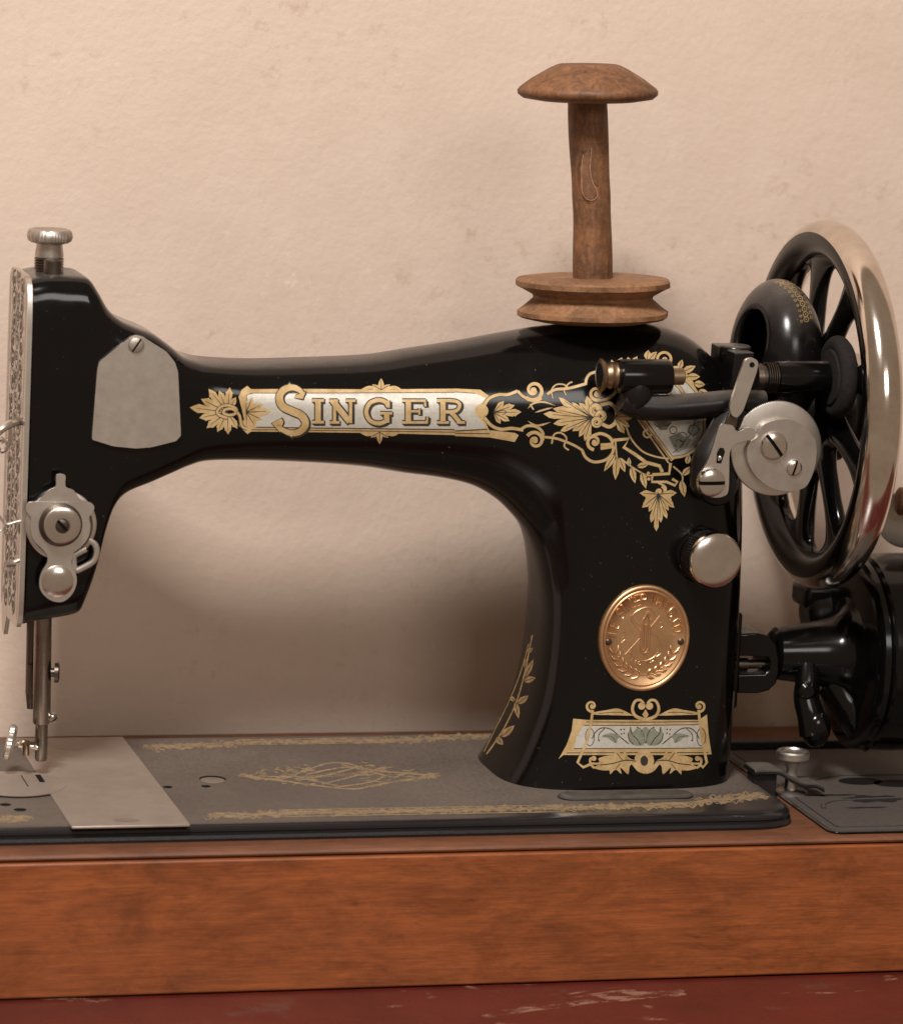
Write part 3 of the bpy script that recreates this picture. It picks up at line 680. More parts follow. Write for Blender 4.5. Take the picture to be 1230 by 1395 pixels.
d = Decal(on_bed); d.split = 40; d.rib([(295, 1110), (500, 1106), (700, 1102), (900, 1096), (1030, 1085)], lambda t: 3.5+1.5*sin(60*t), 0, 16)
border(d, 285, 380, 1111, 1110, 5, 50); border(d, 380, 700, 1108, 1102, 4, 170); border(d, 700, 950, 1102, 1097, 4, 120); border(d, 950, 1040, 1092, 1084, 6, 50); d.rib([(380, 1104), (760, 1097)], 1.5, 0, 0); d.rib([(380, 1113), (760, 1106)], 1.5, 0, 0)
d.build('bed_border', ['worn_gold', 'ink'], mach)
d = Decal(on_bed); d.split = 40; border(d, 0, 40, 1116, 1115, 5, 30); d.build('bed_border', ['worn_gold', 'ink'], mach)
# holes and number pad in the bed
for px, py, r in ((229, 1072, 1.7), (281, 1071, 1.7), (8, 1096, 2), (28, 1103, 2.2)):
    c = onZ(px, py, .06); m = MB(); m.add([c+Vector((r*cos(a*pi/10), r*1.0*sin(a*pi/10), 0)) for a in range(20)], [list(range(20))]); m.build('oil_hole', 'hole_black', mach)
m = MB(); c = onZ(290, 1061, .05); m.add([c+Vector((4.8*cos(a*pi/14), 4.8*sin(a*pi/14), 0)) for a in range(28)], [list(range(28))]); m.build('screw_hole', 'hole_black', mach)
m = MB(); c = onZ(290, 1063, 0); lathe(m, c-Vector((0, 0, .6)), (0, 0, 1), [(0, 4.4), (.66, 4.4), (.7, 4.2), (.7, 0.1)], 28); m.build('bed_screw', 'nickel_dull', mach)
m = MB(); c = onZ(852, 1085, 0); pts = [Vector((c.x+(20 if cos(a) > 0 else -20)+5.5*cos(a), c.y+5.5*sin(a), 0)) for a in [2*pi*i/40 for i in range(40)]]
mm = slab(dens(pts, 5), [(0, -.4), (.3, .5), (1.0, 1.0), (1.8, 1.1)]); mm.build('number_pad', 'black_enamel_dusty', mach)
# slide plate, needle plate
sl = MB(); q = [onZ(47, 1056, 0), onZ(96.4, 1129.5, 0), onZ(256.5, 1126, 0), onZ(173, 1011, 0)]
yb = 60; x0 = -108.6; x1 = -68.0
prism(sl, [(x0, -69, .75), (x1, -69, .75), (x1, yb, .75), (x0, yb, .75)], (0, 0, -.9)); sl.build('slide_plate', 'slide_steel', mach, bevel=.25)
for px, py, rx in ((172, 1117, 4.5), (97, 1018.5, 5)):
    c = onZ(px, py, .82); m = MB(); m.add([c+Vector((rx*cos(a*pi/12), 2.4*sin(a*pi/12), 0)) for a in range(24)], [list(range(24))]); m.build('finger_notch', 'nickel_dull', mach)
m = MB(); c = onZ(22, 1067.5, .8); R_ = (onZ(91, 1067.5, .8)-c).length; lathe(m, c-Vector((0, 0, .2)), (0, 0, 1), [(0, R_), (.3, R_), (.35, R_-.3), (.35, .1)], 64, caps=False); npl = m.build('needle_plate', 'slide_steel', mach)
for a_, b_ in (((30, 1060), (38, 1075)), ((48, 1059), (62, 1069))):
    m = MB(); p = onZ(*a_, .0); r_ = onZ(*b_, .0); prism(m, [(p.x, p.y, 1.0), (r_.x, p.y, 1.0), (r_.x, r_.y, 1.0), (p.x, r_.y, 1.0)], (0, 0, -.06))
    m.build('feed_slot', 'hole_black', npl)

# ------------------------------------------------------------------ head fittings
yf = Y0-21
ex = -118.6
m = MB(); N = 80; vs = []
sec0 = sect(SEC[0], 96)
prism(m, [Vector((ex-.15-.0*(p.z), Y0+(p.y-Y0)*1.03, 120+(p.z-120)*1.015)) for p in sec0] , (-1.7, 0, 0)); 
fp = m.build('face_plate', 'nickel', mach, bevel=.5)
d = Decal(lambda x, y, o: Vector((ex-1.95-o, x, y))); d.split = 50; d.z = .02
for i in range(17):
    z = 64+i*7; 
    for q in (-1, 1):
        y = Y0+q*(8.2+.8*sin(i*2.1)); d.spiral(y, z, 3.9, i*1.3*q, 1.35*q*(1 if i % 2 else -1), .75, 0); d.rib([(y, z-3.6), (y+q*4.6, z), (y+q*4.2, z+4)], .55, 0); d.rib([(Y0, z-2), (Y0+q*3.2, z+1.5), (Y0+q*2.2, z+4.6)], .6, 0)
        for k in range(4): a_ = random.uniform(0, 6.28); x_ = Y0+q*random.uniform(1, 15); z_ = z+random.uniform(-3, 3); d.rib([(x_, z_), (x_+.8*cos(a_), z_+1.6*sin(a_)), (x_+.4*cos(a_), z_+3.1*sin(a_))], .5, 0)
    d.spiral(Y0, z+2.5, 2.2, i, 1.2, .6, 0)
for q in (-1, 1): d.rib([(Y0+q*18.2, 60), (Y0+q*18.2, 178)], .35, 0, 0); d.rib([(Y0+q*17.0, 61), (Y0+q*17.0, 177)], .3, 0, 0)
d.build('engraving', ['engraved_dark', 'ink'], fp)
m = MB(); prism(m, [(ex-.2, Y0+20, 62), (ex-.2, Y0+3, 62), (ex-.2, Y0+12, 49), (ex-.2, Y0+17, 50)], (-1.5, 0, 0)); m.build('face_plate_tongue', 'nickel', fp, bevel=.3)
# regulating screw on the head
c = onY(67, 368, Y0); m = MB()
lathe(m, (c.x, Y0, 180.5), (0, 0, 1), [(0, 4.6), (6, 4.6)], 32); [lathe(m, (c.x, Y0, 181+i*.9), (0, 0, 1), [(0, 4.7), (.25, 5.15), (.5, 5.15), (.85, 4.7)], 32, caps=False) for i in range(5)]
rs = m.build('regulating_screw', 'dark_steel', mach)
m = MB(); kn = lambda a, h: .018*(1 if (int(a/(2*pi)*46*2)) % 2 else -1)
lathe(m, (c.x, Y0, 185.6), (0, 0, 1), [(0, 4.9), (.6, 5.0), (4.2, 4.5), (4.8, 4.7)], 32, caps=False)
lathe(m, (c.x, Y0, 190.2), (0, 0, 1), [(0, 4.4), (.5, 6.6), (1.2, 7.5), (2.4, 7.9), (4.2, 7.6), (5.0, 7.0), (5.2, 6.2), (4.7, 5.4), (4.6, .2)], 92, caps=False, wob=lambda a, h: (.014*(1 if int(a/(2*pi)*92) % 2 else -1) if .8 < h < 4.4 else 0))
m.build('screw_cap', 'nickel_dull', rs)
c2 = onY(72, 368, Y0-7); m = MB(); lathe(m, (c2.x, Y0-8, 180.6), (0, 0, 1), [(0, 3.2), (4.6, 3.2), (5.1, 2.7)], 24); m.build('head_stud', 'dark_steel', mach)
# inspection cover
pts = [(133, 504.5), (135.5, 493), (178, 459.5), (187, 457), (196, 459.5), (227, 479), (239, 494), (243, 507), (247, 593.5), (240, 601), (206, 609.5), (186, 611), (155, 608), (126, 599), (126, 593)]
m = MB(); P3 = [onY(x, y, yf-1.4) for x, y in catmull([(a, b, 0) for a, b in pts], 3, True) for x, y in [(x, y)]] if False else [onY(p.x, p.y, yf-1.4) for p in rounded([(a, b, 0) for a, b in pts], 2.2, 3)]
prism(m, P3, (0, 2.2, 0)); icv = m.build('inspection_cover', 'nickel', mach, bevel=.35, segs=3)
screw_head('cover_screw', onY(186, 470, yf-1.4), (0, -1, 0), 2.8, icv, 1.0, 'nickel_dull', 1.3)
# take-up lever and guides at the left edge
def tubepx(pts, y, r, seg=10, n=6): 
    m = MB(); P = catmull([onY(a, b, y) for a, b in pts], n); tube(m, P, r, seg); return m
m = MB(); P = catmull([onY(40, 574, -9), onY(28, 574, -11), onY(14, 578, -13), onY(2, 585, -14), onY(-10, 596, -14)], 6); tube(m, P, 1.5, 10, 0, 1.0)
P = catmull([onY(14, 582, -13), onY(13, 600, -13), onY(8, 612, -13), onY(0, 614, -13), onY(-4, 604, -13), onY(2, 598, -13), onY(6, 603, -13)], 5); tube(m, P, .9, 8)
m.build('take_up_lever', 'nickel_bright', mach)
m = tubepx([(34, 708, ), (22, 711), (10, 714), (3, 708), (-2, 700)], -14, .45, 8); tube(m, catmull([onY(8, 714, -14), onY(3, 722, -14), onY(-3, 724, -14)], 5), .4, 8); m.build('thread_guide', 'nickel', mach)
m = tubepx([(34, 760), (24, 764), (14, 768), (7, 769)], -14, .8, 8); lathe(m, onY(21, 768, -14), (-.9, -.4, 0), [(0, 1.0), (4, 1.0)], 12); m.build('guide_pin', 'nickel_dull', mach)
c = onY(28, 722, -15); m = MB(); lathe(m, (ex-.5, -12, c.z), (-1, 0, 0), [(0, 2.2), (1.2, 2.2), (1.6, 1.6)], 20); m.build('plate_screw', 'dark_steel', mach)
# tension assembly
T = onY(82, 713, yf); tx, tz = T.x, T.z
ten = MB(); lathe(ten, (tx, yf+.5, tz), (0, -1, 0), [(0, 11.6), (1.2, 11.8), (2.0, 12.2), (2.6, 12.0), (2.7, 9)], 64); lathe(ten, (tx, yf+.5, tz), (0, -1, 0), [(3.2, 9), (3.3, 12.3), (3.9, 12.3), (4.2, 11.8), (4.2, 7)], 64, caps=False)
tn = ten.build('tension_disc', 'nickel', mach)
m = MB(); lathe(m, (tx, yf-3.3, tz), (0, -1, 0), [(0, 10.8), (1.2, 10.8)], 48); m.build('tension_gap_shade', 'dark_steel', tn)  # dark disc added as the shade in the gap behind the plate
yp = yf-5.2
pl = [(77, 655), (77, 648), (80, 646), (86, 646), (90, 649), (90, 663), (101, 668), (110, 680), (118, 683), (126, 686), (129, 692), (126, 700), (122, 705), (124, 718), (120, 734), (110, 746), (102, 752), (99, 760), (98, 768), (104, 782), (105, 794), (100, 808), (90, 818), (80, 820.5), (68, 817), (58, 808), (54, 796), (57, 780), (65, 766), (64, 755), (58, 748), (46, 735), (42, 718), (43, 705), (38, 699), (37, 690), (41, 684), (50, 683), (57, 678), (66, 668), (76, 663)]
m = MB(); P3 = [onY(p.x, p.y, yp) for p in catmull([(a, b, 0) for a, b in pl], 3, True)]
prism(m, P3, (0, 1.0, 0)); m.build('tension_plate', 'nickel', tn, bevel=.25)
m = MB(); c = onY(79, 792, yp); lathe(m, c+Vector((0, .4, 0)), (0, -1, 0), [(0, 5.8), (.6, 5.6), (1.3, 4.2), (1.6, 2.2), (1.7, .1)], 32, caps=False); m.build('thumb_rest', 'nickel_bright', tn)
cc = onY(83, 715, yp); m = MB(); lathe(m, (cc.x, yp+.3, cc.z), (0, -1, 0), [(0, 7.6), (.4, 7.6), (.8, 7.2), (.8, 5.5)], 48)
for i in range(3): 
    tube(m, [(cc.x+(7.0-i*.5)*cos(a), yp-1.0-i*1.1, cc.z+(7.0-i*.5)*sin(a)) for a in [2*pi*k/40 for k in range(40)]], .42, 8, closed=True)
m.build('tension_spring', 'dark_steel', tn)
c3 = onY(85.5, 716, yp-4); m = MB(); lathe(m, (c3.x, yp-1, c3.z), (0, -1, 0), [(0, 6.2), (3, 6.4), (3.6, 6.2), (3.9, 5.4), (3.9, 2.6), (3.2, 2.5)], 48); m.build('tension_nut', 'nickel_bright', tn)
screw_head('tension_stud', (c3.x-.2, yp-4.2, c3.z), (0, -1, 0), 2.5, tn, 2.3, 'dark_steel', 1.2, .6)
m = MB(); lp = [(122, 737), (130, 745), (132, 757), (126, 768), (112, 776), (104, 777), (102, 768), (110, 762), (118, 757), (121, 748), (116, 742)]
tube(m, catmull([onY(a, b, yp+2) for a, b in ((120, 735), (129, 741), (132, 752), (128, 764), (116, 772), (104, 777), (101, 768), (102, 757), (110, 752), (118, 748))], 5), 1.15, 8, 0, .7, (0, 1, 0)); m.build('thread_controller', 'nickel', tn)
m = MB(); prism(m, [onY(a, b, yf-.1) for a, b in ((74, 650), (77, 645), (84, 643), (89, 647), (90, 656), (74, 656))], (0, .3, 0)); m.build('stop_hole', 'hole_black', mach)
# lower lip of the head
# needle and presser bars
def vbar(name, px, py0, py1, y, prof, mat, par=mach):
    a = onY(px, py0, y); b = onY(px-3, py1, y); m = MB(); L = (b-a).length; lathe(m, a, b-a, [(h*L, r) for h, r in prof], 28); return m.build(name, mat, par)
nb = vbar('needle_bar', 59.5, 815, 1036, 3, [(0, 3.15), (.76, 3.15), (.772, 2.7), (.775, 2.25), (.9, 2.3), (.985, 2.2), (1, 1.8)], 'steel_bar')
vbar('presser_bar', 46, 815, 965, 14, [(0, 2.2), (.85, 2.2), (1, 1.5)], 'dark_steel')
m = MB(); a = onY(43, 905, 12); b = onY(42.5, 945, 12); tube(m, [a, b], 1.2, 10); m.build('presser_lifter', 'dark_steel', mach)
m = MB(); c = onY(70, 916, 3); lathe(m, c, (1, -.2, 0), [(0, 1.6), (1.2, 1.6), (1.3, 3.6), (2.6, 3.6), (3, 2.8)], 24); m.build('bar_knob', 'dark_steel', nb)
screw_head('clamp_screw', onY(73, 978, 2), (.75, -.65, 0), 1.9, nb, .4, 'nickel_bright', 1.2)
m = MB(); c = onY(52, 1019, 2); e = onY(15, 1011, 4); dd = (e-c).normalized(); L = (e-c).length
lathe(m, c, dd, [(0, 1.0), (L-5, 1.0), (L-4.5, 1.6), (L-3, 1.7), (L-2.6, 1.0), (L-1.6, 1.4), (L-1.4, 5.6), (L-.4, 6.3), (L+1.0, 6.2), (L+1.6, 5.4), (L+1.4, 3), (L+1.3, .1)], 60, wob=lambda a, h: (.02*(1 if int(a/(2*pi)*60) % 2 else -1) if h > L-1 else 0)); m.build('needle_clamp_screw', 'nickel', nb)
m = MB(); lathe(m, onY(36, 1019, 0), (0, -.3, -1), [(-2.6, 1.2), (2.6, 1.2)], 14); tube(m, catmull([onY(48, 1012, 0), onY(40, 1013, -2), onY(34, 1010, -3), onY(28, 1014, -3)], 5), .7, 8); m.build('needle_thread_guide', 'brass_dark', nb)

# ------------------------------------------------------------------ trade badge
bc = on_body(877, 869); n0 = on_body(877, 869, 1)-bc
nrm = n0.normalized(); nrm = Vector((nrm.x*.6, nrm.y, nrm.z*.4)).normalized()
ub = Vector((1, 0, 0)); ub = (ub-nrm*ub.dot(nrm)).normalized(); vb = nrm.cross(ub); vb = vb if vb.z > 0 else -vb
bc = bc + nrm*.5
def solve2(a, b):   # badge axis lengths so that it spans the photographed oval
    return a, b
RX, RZ = 17.0, 19.6
def bpt(u, v, h=0): return bc+ub*(u*RX)+vb*(v*RZ)+nrm*h
m = MB(); prof = [(1.0, -2.2), (1.0, .3), (.985, .75), (.955, .95), (.925, .8), (.905, .5), (.89, .75), (.872, .8), (.855, .45), (.6, .62), (.3, .75), (.02, .8)]
vs = [bpt(r*cos(2*pi*k/96), r*sin(2*pi*k/96), h) for r, h in prof for k in range(96)]; m.add(vs, ringfaces(len(prof), 96)); badge = m.build('badge', 'copper', mach, sharp=60)
G = {'T': [[(0, 6), (4, 6)], [(2, 6), (2, 0)]], 'H': [[(0, 0), (0, 6)], [(4, 0), (4, 6)], [(0, 3), (4, 3)]], 'E': [[(4, 0), (0, 0), (0, 6), (4, 6)], [(0, 3), (3, 3)]],
 'S': [[(4, 5), (3, 6), (1, 6), (0, 5), (.4, 3.6), (3.6, 2.4), (4, 1), (3, 0), (1, 0), (0, 1)]], 'I': [[(2, 0), (2, 6)]], 'N': [[(0, 0), (0, 6), (4, 0), (4, 6)]], 'G': [[(4, 5), (3, 6), (1, 6), (0, 4.5), (0, 1.5), (1, 0), (3, 0), (4, 1), (4, 2.8), (2.4, 2.8)]],
 'R': [[(0, 0), (0, 6), (3, 6), (4, 5), (4, 4), (3, 3), (0, 3)], [(2, 3), (4, 0)]], 'M': [[(0, 0), (0, 6), (2, 2), (4, 6), (4, 0)]], 'A': [[(0, 0), (2, 6), (4, 0)], [(.8, 2.2), (3.2, 2.2)]], 'F': [[(0, 0), (0, 6), (4, 6)], [(0, 3), (3, 3)]],
 'C': [[(4, 5), (3, 6), (1, 6), (0, 4.5), (0, 1.5), (1, 0), (3, 0), (4, 1)]], 'O': [[(1, 0), (0, 1.5), (0, 4.5), (1, 6), (3, 6), (4, 4.5), (4, 1.5), (3, 0), (1, 0)]], '.': [[(1.6, 0), (2.4, 0)]], 'D': [[(0, 0), (0, 6), (2.5, 6), (4, 4.5), (4, 1.5), (2.5, 0), (0, 0)]], 'K': [[(0, 0), (0, 6)], [(4, 6), (0, 2.6)], [(1.4, 3.6), (4, 0)]], ' ': []}
def arc_text(m, txt, r, a0, a1, size, rad, h):
    n = len(txt)
    for i, ch in enumerate(txt):
        a = a0+(a1-a0)*i/(n-1)
        for P in G[ch]:
            pts = []
            for x, y in P:
                aa = a-(x-2)*size/r*.9*(1 if a0 > a1 else -1); rr = r+(y-3)*size*(1 if a0 > a1 else -1); pts.append(bpt(rr*cos(aa), rr*sin(aa), h))
            tube(m, pts, rad, 6, 0)
m = MB(); arc_text(m, 'THE SINGER MANFG.CO.', .735, math.radians(177), math.radians(5), .032, .25, .62); arc_text(m, 'TRADE MARK', .46, math.radians(236), math.radians(304), .0145, .16, .68); m.build('lettering', 'copper_relief', badge, sharp=60)
m = MB()
def btube(pts, r, h=.7, n=5): tube(m, [bpt(p.x, p.y, h) for p in catmull([(a, b, 0) for a, b in pts], n)], r, 8)
btube([(.03, .50), (-.03, .40), (-.075, .3), (-.085, -.1), (-.075, -.2), (0, -.28), (.075, -.2), (.085, -.1), (.085, .3), (.06, .42), (.03, .5)], .55); btube([(0, .26), (0, -.1), (0, -.22)], .62, .85)
btube([(.22, .42), (.05, .58), (-.2, .52), (-.33, .38), (-.27, .28), (-.1, .14)], .25); btube([(.12, .1), (.28, .02), (.33, -.14), (.24, -.33), (.02, -.42), (-.2, -.38), (-.32, -.25)], .25)
btube([(.30, .42), (.12, .22)], .3); btube([(-.12, 0), (-.42, -.3)], .26); btube([(-.35, .44), (-.14, .24)], .26); btube([(.3, -.2), (.37, -.27), (.28, -.34)], .22)
btube([(-.5, .0), (-.44, .1), (-.5, .14)], .22); btube([(.33, .3), (.38, .24), (.34, .2)], .22); btube([(-.52, -.08), (-.44, -.02), (-.42, -.08)], .2)
m.build('emblem', 'copper_relief', badge, sharp=60)
m = MB()
for s in (-1, 1):
    for i in range(6):
        a = -pi/2+s*(.10+i*.205); r = .69
        for q in (-1, 1):
            aa = a+s*.24; pts = [(r*cos(a), r*sin(a)), ((r+q*.07)*cos(a*.5+aa*.5), (r+q*.07)*sin(a*.5+aa*.5)), ((r+q*.10)*cos(aa), (r+q*.10)*sin(aa))]
            P = catmull([(x, y, 0) for x, y in pts], 4); tube(m, [bpt(p.x, p.y, .55) for p in P], [.12, .25, .4, .5, .52, .46, .34, .2, .08], 8)
    P = [bpt(.69*cos(-pi/2+s*t*.1), .69*sin(-pi/2+s*t*.1), .6) for t in range(14)]; tube(m, P, .18, 6)
m.build('laurel', 'copper_relief', badge, sharp=60)
for u, v in ((-.80, -.06), (.80, -.06)): 
    mm = MB(); lathe(mm, bpt(u, v, .3), nrm, [(0, 1.25), (.6, 1.2), (1.0, .8), (1.1, .1)], 20, caps=False); mm.build('badge_pin', 'dark_steel', badge)

# ------------------------------------------------------------------ stitch regulator knob
kf = -38.
k0 = onY(977, 764, kf); ax = Vector((.10, -1, .03)).normalized()
m = MB(); lathe(m, k0-ax*26, ax, [(0, 11.4), (9, 11.2), (12.4, 10.4), (14, 9.6)], 48); st = m.build('regulator_boss', 'black_enamel', mach)
m = MB(); lathe(m, k0-ax*11.5, ax, [(0, 9), (1.5, 9.8), (6, 10.1), (8.5, 10.1)], 120, caps=False, wob=lambda a, h: (.014*(1 if int(a/(2*pi)*120) % 2 else -1) if 1 < h < 9 else 0)); m.build('knob_grip', 'dark_steel', st)
m = MB(); lathe(m, k0-ax*3.2, ax, [(0, 10.1), (1.4, 10.1), (2.4, 9.7), (3.0, 8.6), (3.4, 5), (3.5, .05)], 64, caps=False); m.build('knob_face', 'nickel_bright', st)

# ------------------------------------------------------------------ bobbin winder
yw = -38.
m = MB()
P = catmull([onY(846, 545, -30), onY(866, 553, -30), onY(900, 556, -31), onY(950, 553, -32), onY(1000, 548, -33), onY(1040, 548, -33)], 8); tube(m, P, [4.2+.6*sin(pi*i/(len(P)-1)) for i in range(len(P))], 20, 0, 1.0)
ball(m, onY(866, 532, -30), 6, 6, 9)
P = catmull([onY(1004, 556, -33), onY(984, 590, -34), onY(964, 630, -35), onY(964, 660, -35)], 8); tube(m, P, [5.2+1.3*i/(len(P)-1) for i in range(len(P))], 20)
lathe(m, onY(966, 655, -26), (0, -1, 0), [(0, 7.6), (9, 7.6), (10.5, 6.8)], 36)
wn = m.build('winder_arm', 'black_enamel_dusty', mach)
ca = onY(840, 513, -30); cb = onY(913, 513, -30); m = MB(); lathe(m, ca, cb-ca, [(0, 4.8), (.6, 5.9), (1.6, 6.2), ((cb-ca).length-1.6, 6.2), ((cb-ca).length-.4, 5.7), ((cb-ca).length, 4.6)], 36); m.build('winder_sleeve', 'black_enamel', wn)
m = MB(); e0 = onY(818, 511, -30); lathe(m, e0, cb-ca, [(-.4, 5.4), (0, 6), (.8, 5.8), (1.6, 4.2), (2.6, 4.4), (3.4, 4.9), (4.4, 4.6), (5.4, 4.9), (6.6, 4.4)], 40); m.build('spindle_flange', 'brass_dark', wn)
m = MB(); lathe(m, e0-(cb-ca).normalized()*.45, cb-ca, [(0, 4.2), (.3, 4.2)], 32); m.build('spindle_bore', 'hole_black', wn)
m = MB(); lathe(m, cb, cb-ca, [(0, 3.0), (4.6, 3.0), (5, 2.4)], 24); m.build('spindle_end', 'brass_dark', wn)
# rear spindle to the rubber wheel
sa = onY(1028, 514, -22); sb = onY(1125, 514, -22); dd = (sb-sa).normalized(); L = (sb-sa).length
m = MB(); lathe(m, sa, dd, [(8, 5.8), (L, 5.9)], 32); m.build('winder_spindle', 'black_enamel', wn)
m = MB(); lathe(m, sa, dd, [(0, 5.0), (2, 5.2), (2.1, 4.4), (4, 4.4)], 32); [lathe(m, sa+dd*(3.6+i*.85), dd, [(0, 4.7), (.3, 5.5), (.55, 5.5), (.85, 4.7)], 28, caps=False) for i in range(6)]; m.build('spindle_thread', 'dark_steel', wn)
m = MB(); tc = sb+dd*3.2; lathe(m, sb-dd*1, dd, [(1.6, 6.5), (1.8, 9.8), (2.6, 10.2), (2.4, 11), (2.2, 12.2), (2.7, 13.6), (3.8, 14.8), (5.4, 15.2), (7.0, 14.7), (8.2, 13.4), (8.6, 11.8), (8.2, 10.4), (8.0, 4)], 56); m.build('rubber_wheel', 'felt_dark', wn)
m = MB(); box(m, (onY(985, 540, -15).x, -24, onY(985, 540, -20).z), (onY(1016, 480, -15).x, 2, onY(1000, 478, -20).z)); lathe(m, (onY(1003, 482, -14).x, -12, onY(1000, 484, -20).z-1), (0, 0, 1), [(0, 6), (3, 6), (3.8, 5.2)], 24); m.build('winder_bracket', 'black_enamel_dusty', mach, bevel=1.5, segs=3)
# snail cam and wheel
wc = onY(1057, 611, yw); m = MB()
nt = 150; lathe(m, wc+Vector((0, 1.6, 0)), (0, -1, 0), [(0, 17.0), (1.6, 17.0), (1.75, 16.6), (1.75, 8)], nt*2, caps=False, wob=lambda a, h: .012*(1 if int(a/(2*pi)*nt*2+.01) % 2 else -1) if h < 1.7 else 0); lathe(m, wc+Vector((0, 1.65, 0)), (0, -1, 0), [(0, .1), (0, 16.5)], 60, caps=False); lathe(m, wc+Vector((0, -.12, 0)), (0, -1, 0), [(0, 9), (0.01, .1)], 60, caps=False)
cw = m.build('winder_wheel', 'nickel', wn, sharp=30)
snail = [(1042, 577), (1060, 571.5), (1078, 572), (1096, 582), (1108, 596), (1112, 612), (1110, 634), (1104, 652), (1096, 664), (1080, 669), (1060, 668), (1042, 660), (1028, 647), (1019, 630), (1017, 614), (1022, 603), (1032, 594), (1036, 584)]
m = MB(); prism(m, [onY(p.x, p.y, yw-3.2) for p in catmull([(a, b, 0) for a, b in snail], 4, True)], (0, 2.9, 0)); m.build('heart_cam', 'nickel_dull', cw, bevel=.3)
screw_head('cam_screw', onY(1053, 607, yw-3.25), (0, -1, 0), 5.0, cw, 2.25, 'nickel_bright', 2.2)
screw_head('cam_screw', onY(1081, 637, yw-3.25), (0, -1, 0), 2.9, cw, 1.3, 'nickel_bright', 1.4)
# thread lever: two pieces
yl = yw-4.2
low = [(980, 580), (988, 578), (998, 580), (1004, 588), (1016, 583), (1026, 584), (1029, 590), (1026, 598), (1010, 602), (1001, 606), (994, 616), (993, 640), (992, 668), (986, 676), (972, 678), (955, 672), (950, 660), (952, 648), (962, 632), (970, 612)]
m = MB(); prism(m, [onY(p.x, p.y, yl) for p in catmull([(a, b, 0) for a, b in low], 3, True)], (0, 1.5, 0)); lv = m.build('winder_lever', 'nickel', wn, bevel=.35)
m = MB(); prism(m, [onY(p.x, p.y, yl-1.6) for p in rounded([(a, b, 0) for a, b in ((1015, 489), (1025, 487), (1033, 492), (1031, 506), (1012, 560), (1004, 570), (996, 566), (993, 556), (1008, 508))], 4, 3)], (0, 1.6, 0)); m.build('lever_blade', 'nickel', lv, bevel=.35)
m = MB(); prism(m, [onY(a, b, yl+.2) for a, b in ((993, 562), (1006, 568), (1002, 584), (986, 582))], (0, 1.4, 0)); m.build('lever_neck', 'dark_steel', lv, bevel=.3)
m = MB(); c = onY(1024, 497, yl-1.65); lathe(m, c, (0, -1, 0), [(0, 1.0), (.05, 1.0)], 16); m.build('lever_hole', 'hole_black', lv); m = MB(); c = onY(981, 621, yl-.05); prism(m, [c+Vector((x, 0, z)) for x, z in ((-1.4, -2.6), (.4, -2.8), (1.6, 1.4), (1, 2.8), (-.5, 2.9), (-1.4, 1))], (0, -.06, 0)); m.build('lever_slot', 'hole_black', lv)
m = MB(); c = onY(980, 624, yl-.1); ball(m, c, .9, .7, 1.1, 14); m.build('slot_pin', 'nickel_bright', lv)
screw_head('pivot_screw', onY(968, 657, yl-.6), (0, -1, 0), 5.1, lv, 0.02, 'nickel_bright', 2.4)

# ------------------------------------------------------------------ belt guard dome behind the winder
gc = onY(1056, 487, 6); hd = Vector((-.90, -.34, .26)).normalized(); u, v, hd = frame(hd); m = MB(); rr = []; RR = Vector((16, 25, 29)); th0 = .45
for i in range(31):
    th = th0+(pi-th0)*i/30
    for j in range(72):
        a = 2*pi*j/72; p = hd*cos(th)+(u*cos(a)+v*sin(a)*1.0)*sin(th); rr.append(gc+Vector((p.x*RR.x, p.y*RR.y, p.z*RR.z)))
m.add(rr, ringfaces(31, 72)); gd = m.build('belt_guard', 'black_enamel_dusty', mach, solid=2.4, sharp=60)
GB = BVHTree.FromPolygons([tuple(p) for p in m.v], m.f)
def on_dome(px, py, off):
    dd = ray(px, py).normalized(); h = GB.ray_cast(CAM, dd)
    return h[0]-dd*off if h[0] else gc
d = Decal(on_dome); d.z = .15
ch = catmull([(1056, 380, 0), (1068, 384, 0), (1080, 393, 0), (1089, 406, 0), (1095, 420, 0), (1098, 436, 0)], 20); pos = []
acc = 0
for i in range(1, len(ch)):
    acc += (ch[i]-ch[i-1]).length
    if acc > 7: acc = 0; pos.append(ch[i])
for p in pos: d.ring(p.x, p.y, 3.3, 1.1); d.dot(p.x, p.y, 1.0); d.ring(p.x-6.5, p.y+2.5, 1.5, .8); d.ring(p.x+6.5, p.y-2.5, 1.5, .8)
d.build('chain_ornament', ['ornament_gold', 'ink'], gd)

# ------------------------------------------------------------------ hand wheel
XW, WY, WZ = 179.5, 7.0, 135.0
WCEN = Vector((XW, WY, WZ+.8)); RC, RT = 61.2, 7.2
tilt = Matrix.Rotation(math.radians(1.5), 3, 'X')
def wpt(r, a, x): return WCEN+Vector((x, r*cos(a), r*sin(a)))
def rimarc(b0, b1, k, rt=RT):
    m = MB(); vs = []
    for i in range(k+1):
        b = math.radians(b0+(b1-b0)*i/k)
        for j in range(120): vs.append(wpt(RC+rt*cos(b), 2*pi*j/120, rt*sin(b)))
    m.add(vs, ringfaces(k+1, 120)); return m
wh = rimarc(-68, 160, 26).build('hand_wheel_rim', 'chrome_rim', mach)
rimarc(158, 294, 16, RT-.12).build('rim_lining', 'black_enamel', wh)
m = MB(); lathe(m, WCEN-Vector((13, 0, 0)), (1, 0, 0), [(0, 9), (0, 15), (1.5, 17), (4, 17.5), (6, 15), (8, 14.5), (10, 17), (14, 20), (19, 20.5), (22, 18), (23, 10)], 64); m.build('wheel_hub', 'black_enamel_dusty', wh)
parts = [MB() for _ in range(9)]
NQ = 64; TS = [0, .3, .55, .75, .88, .96, 1.0]
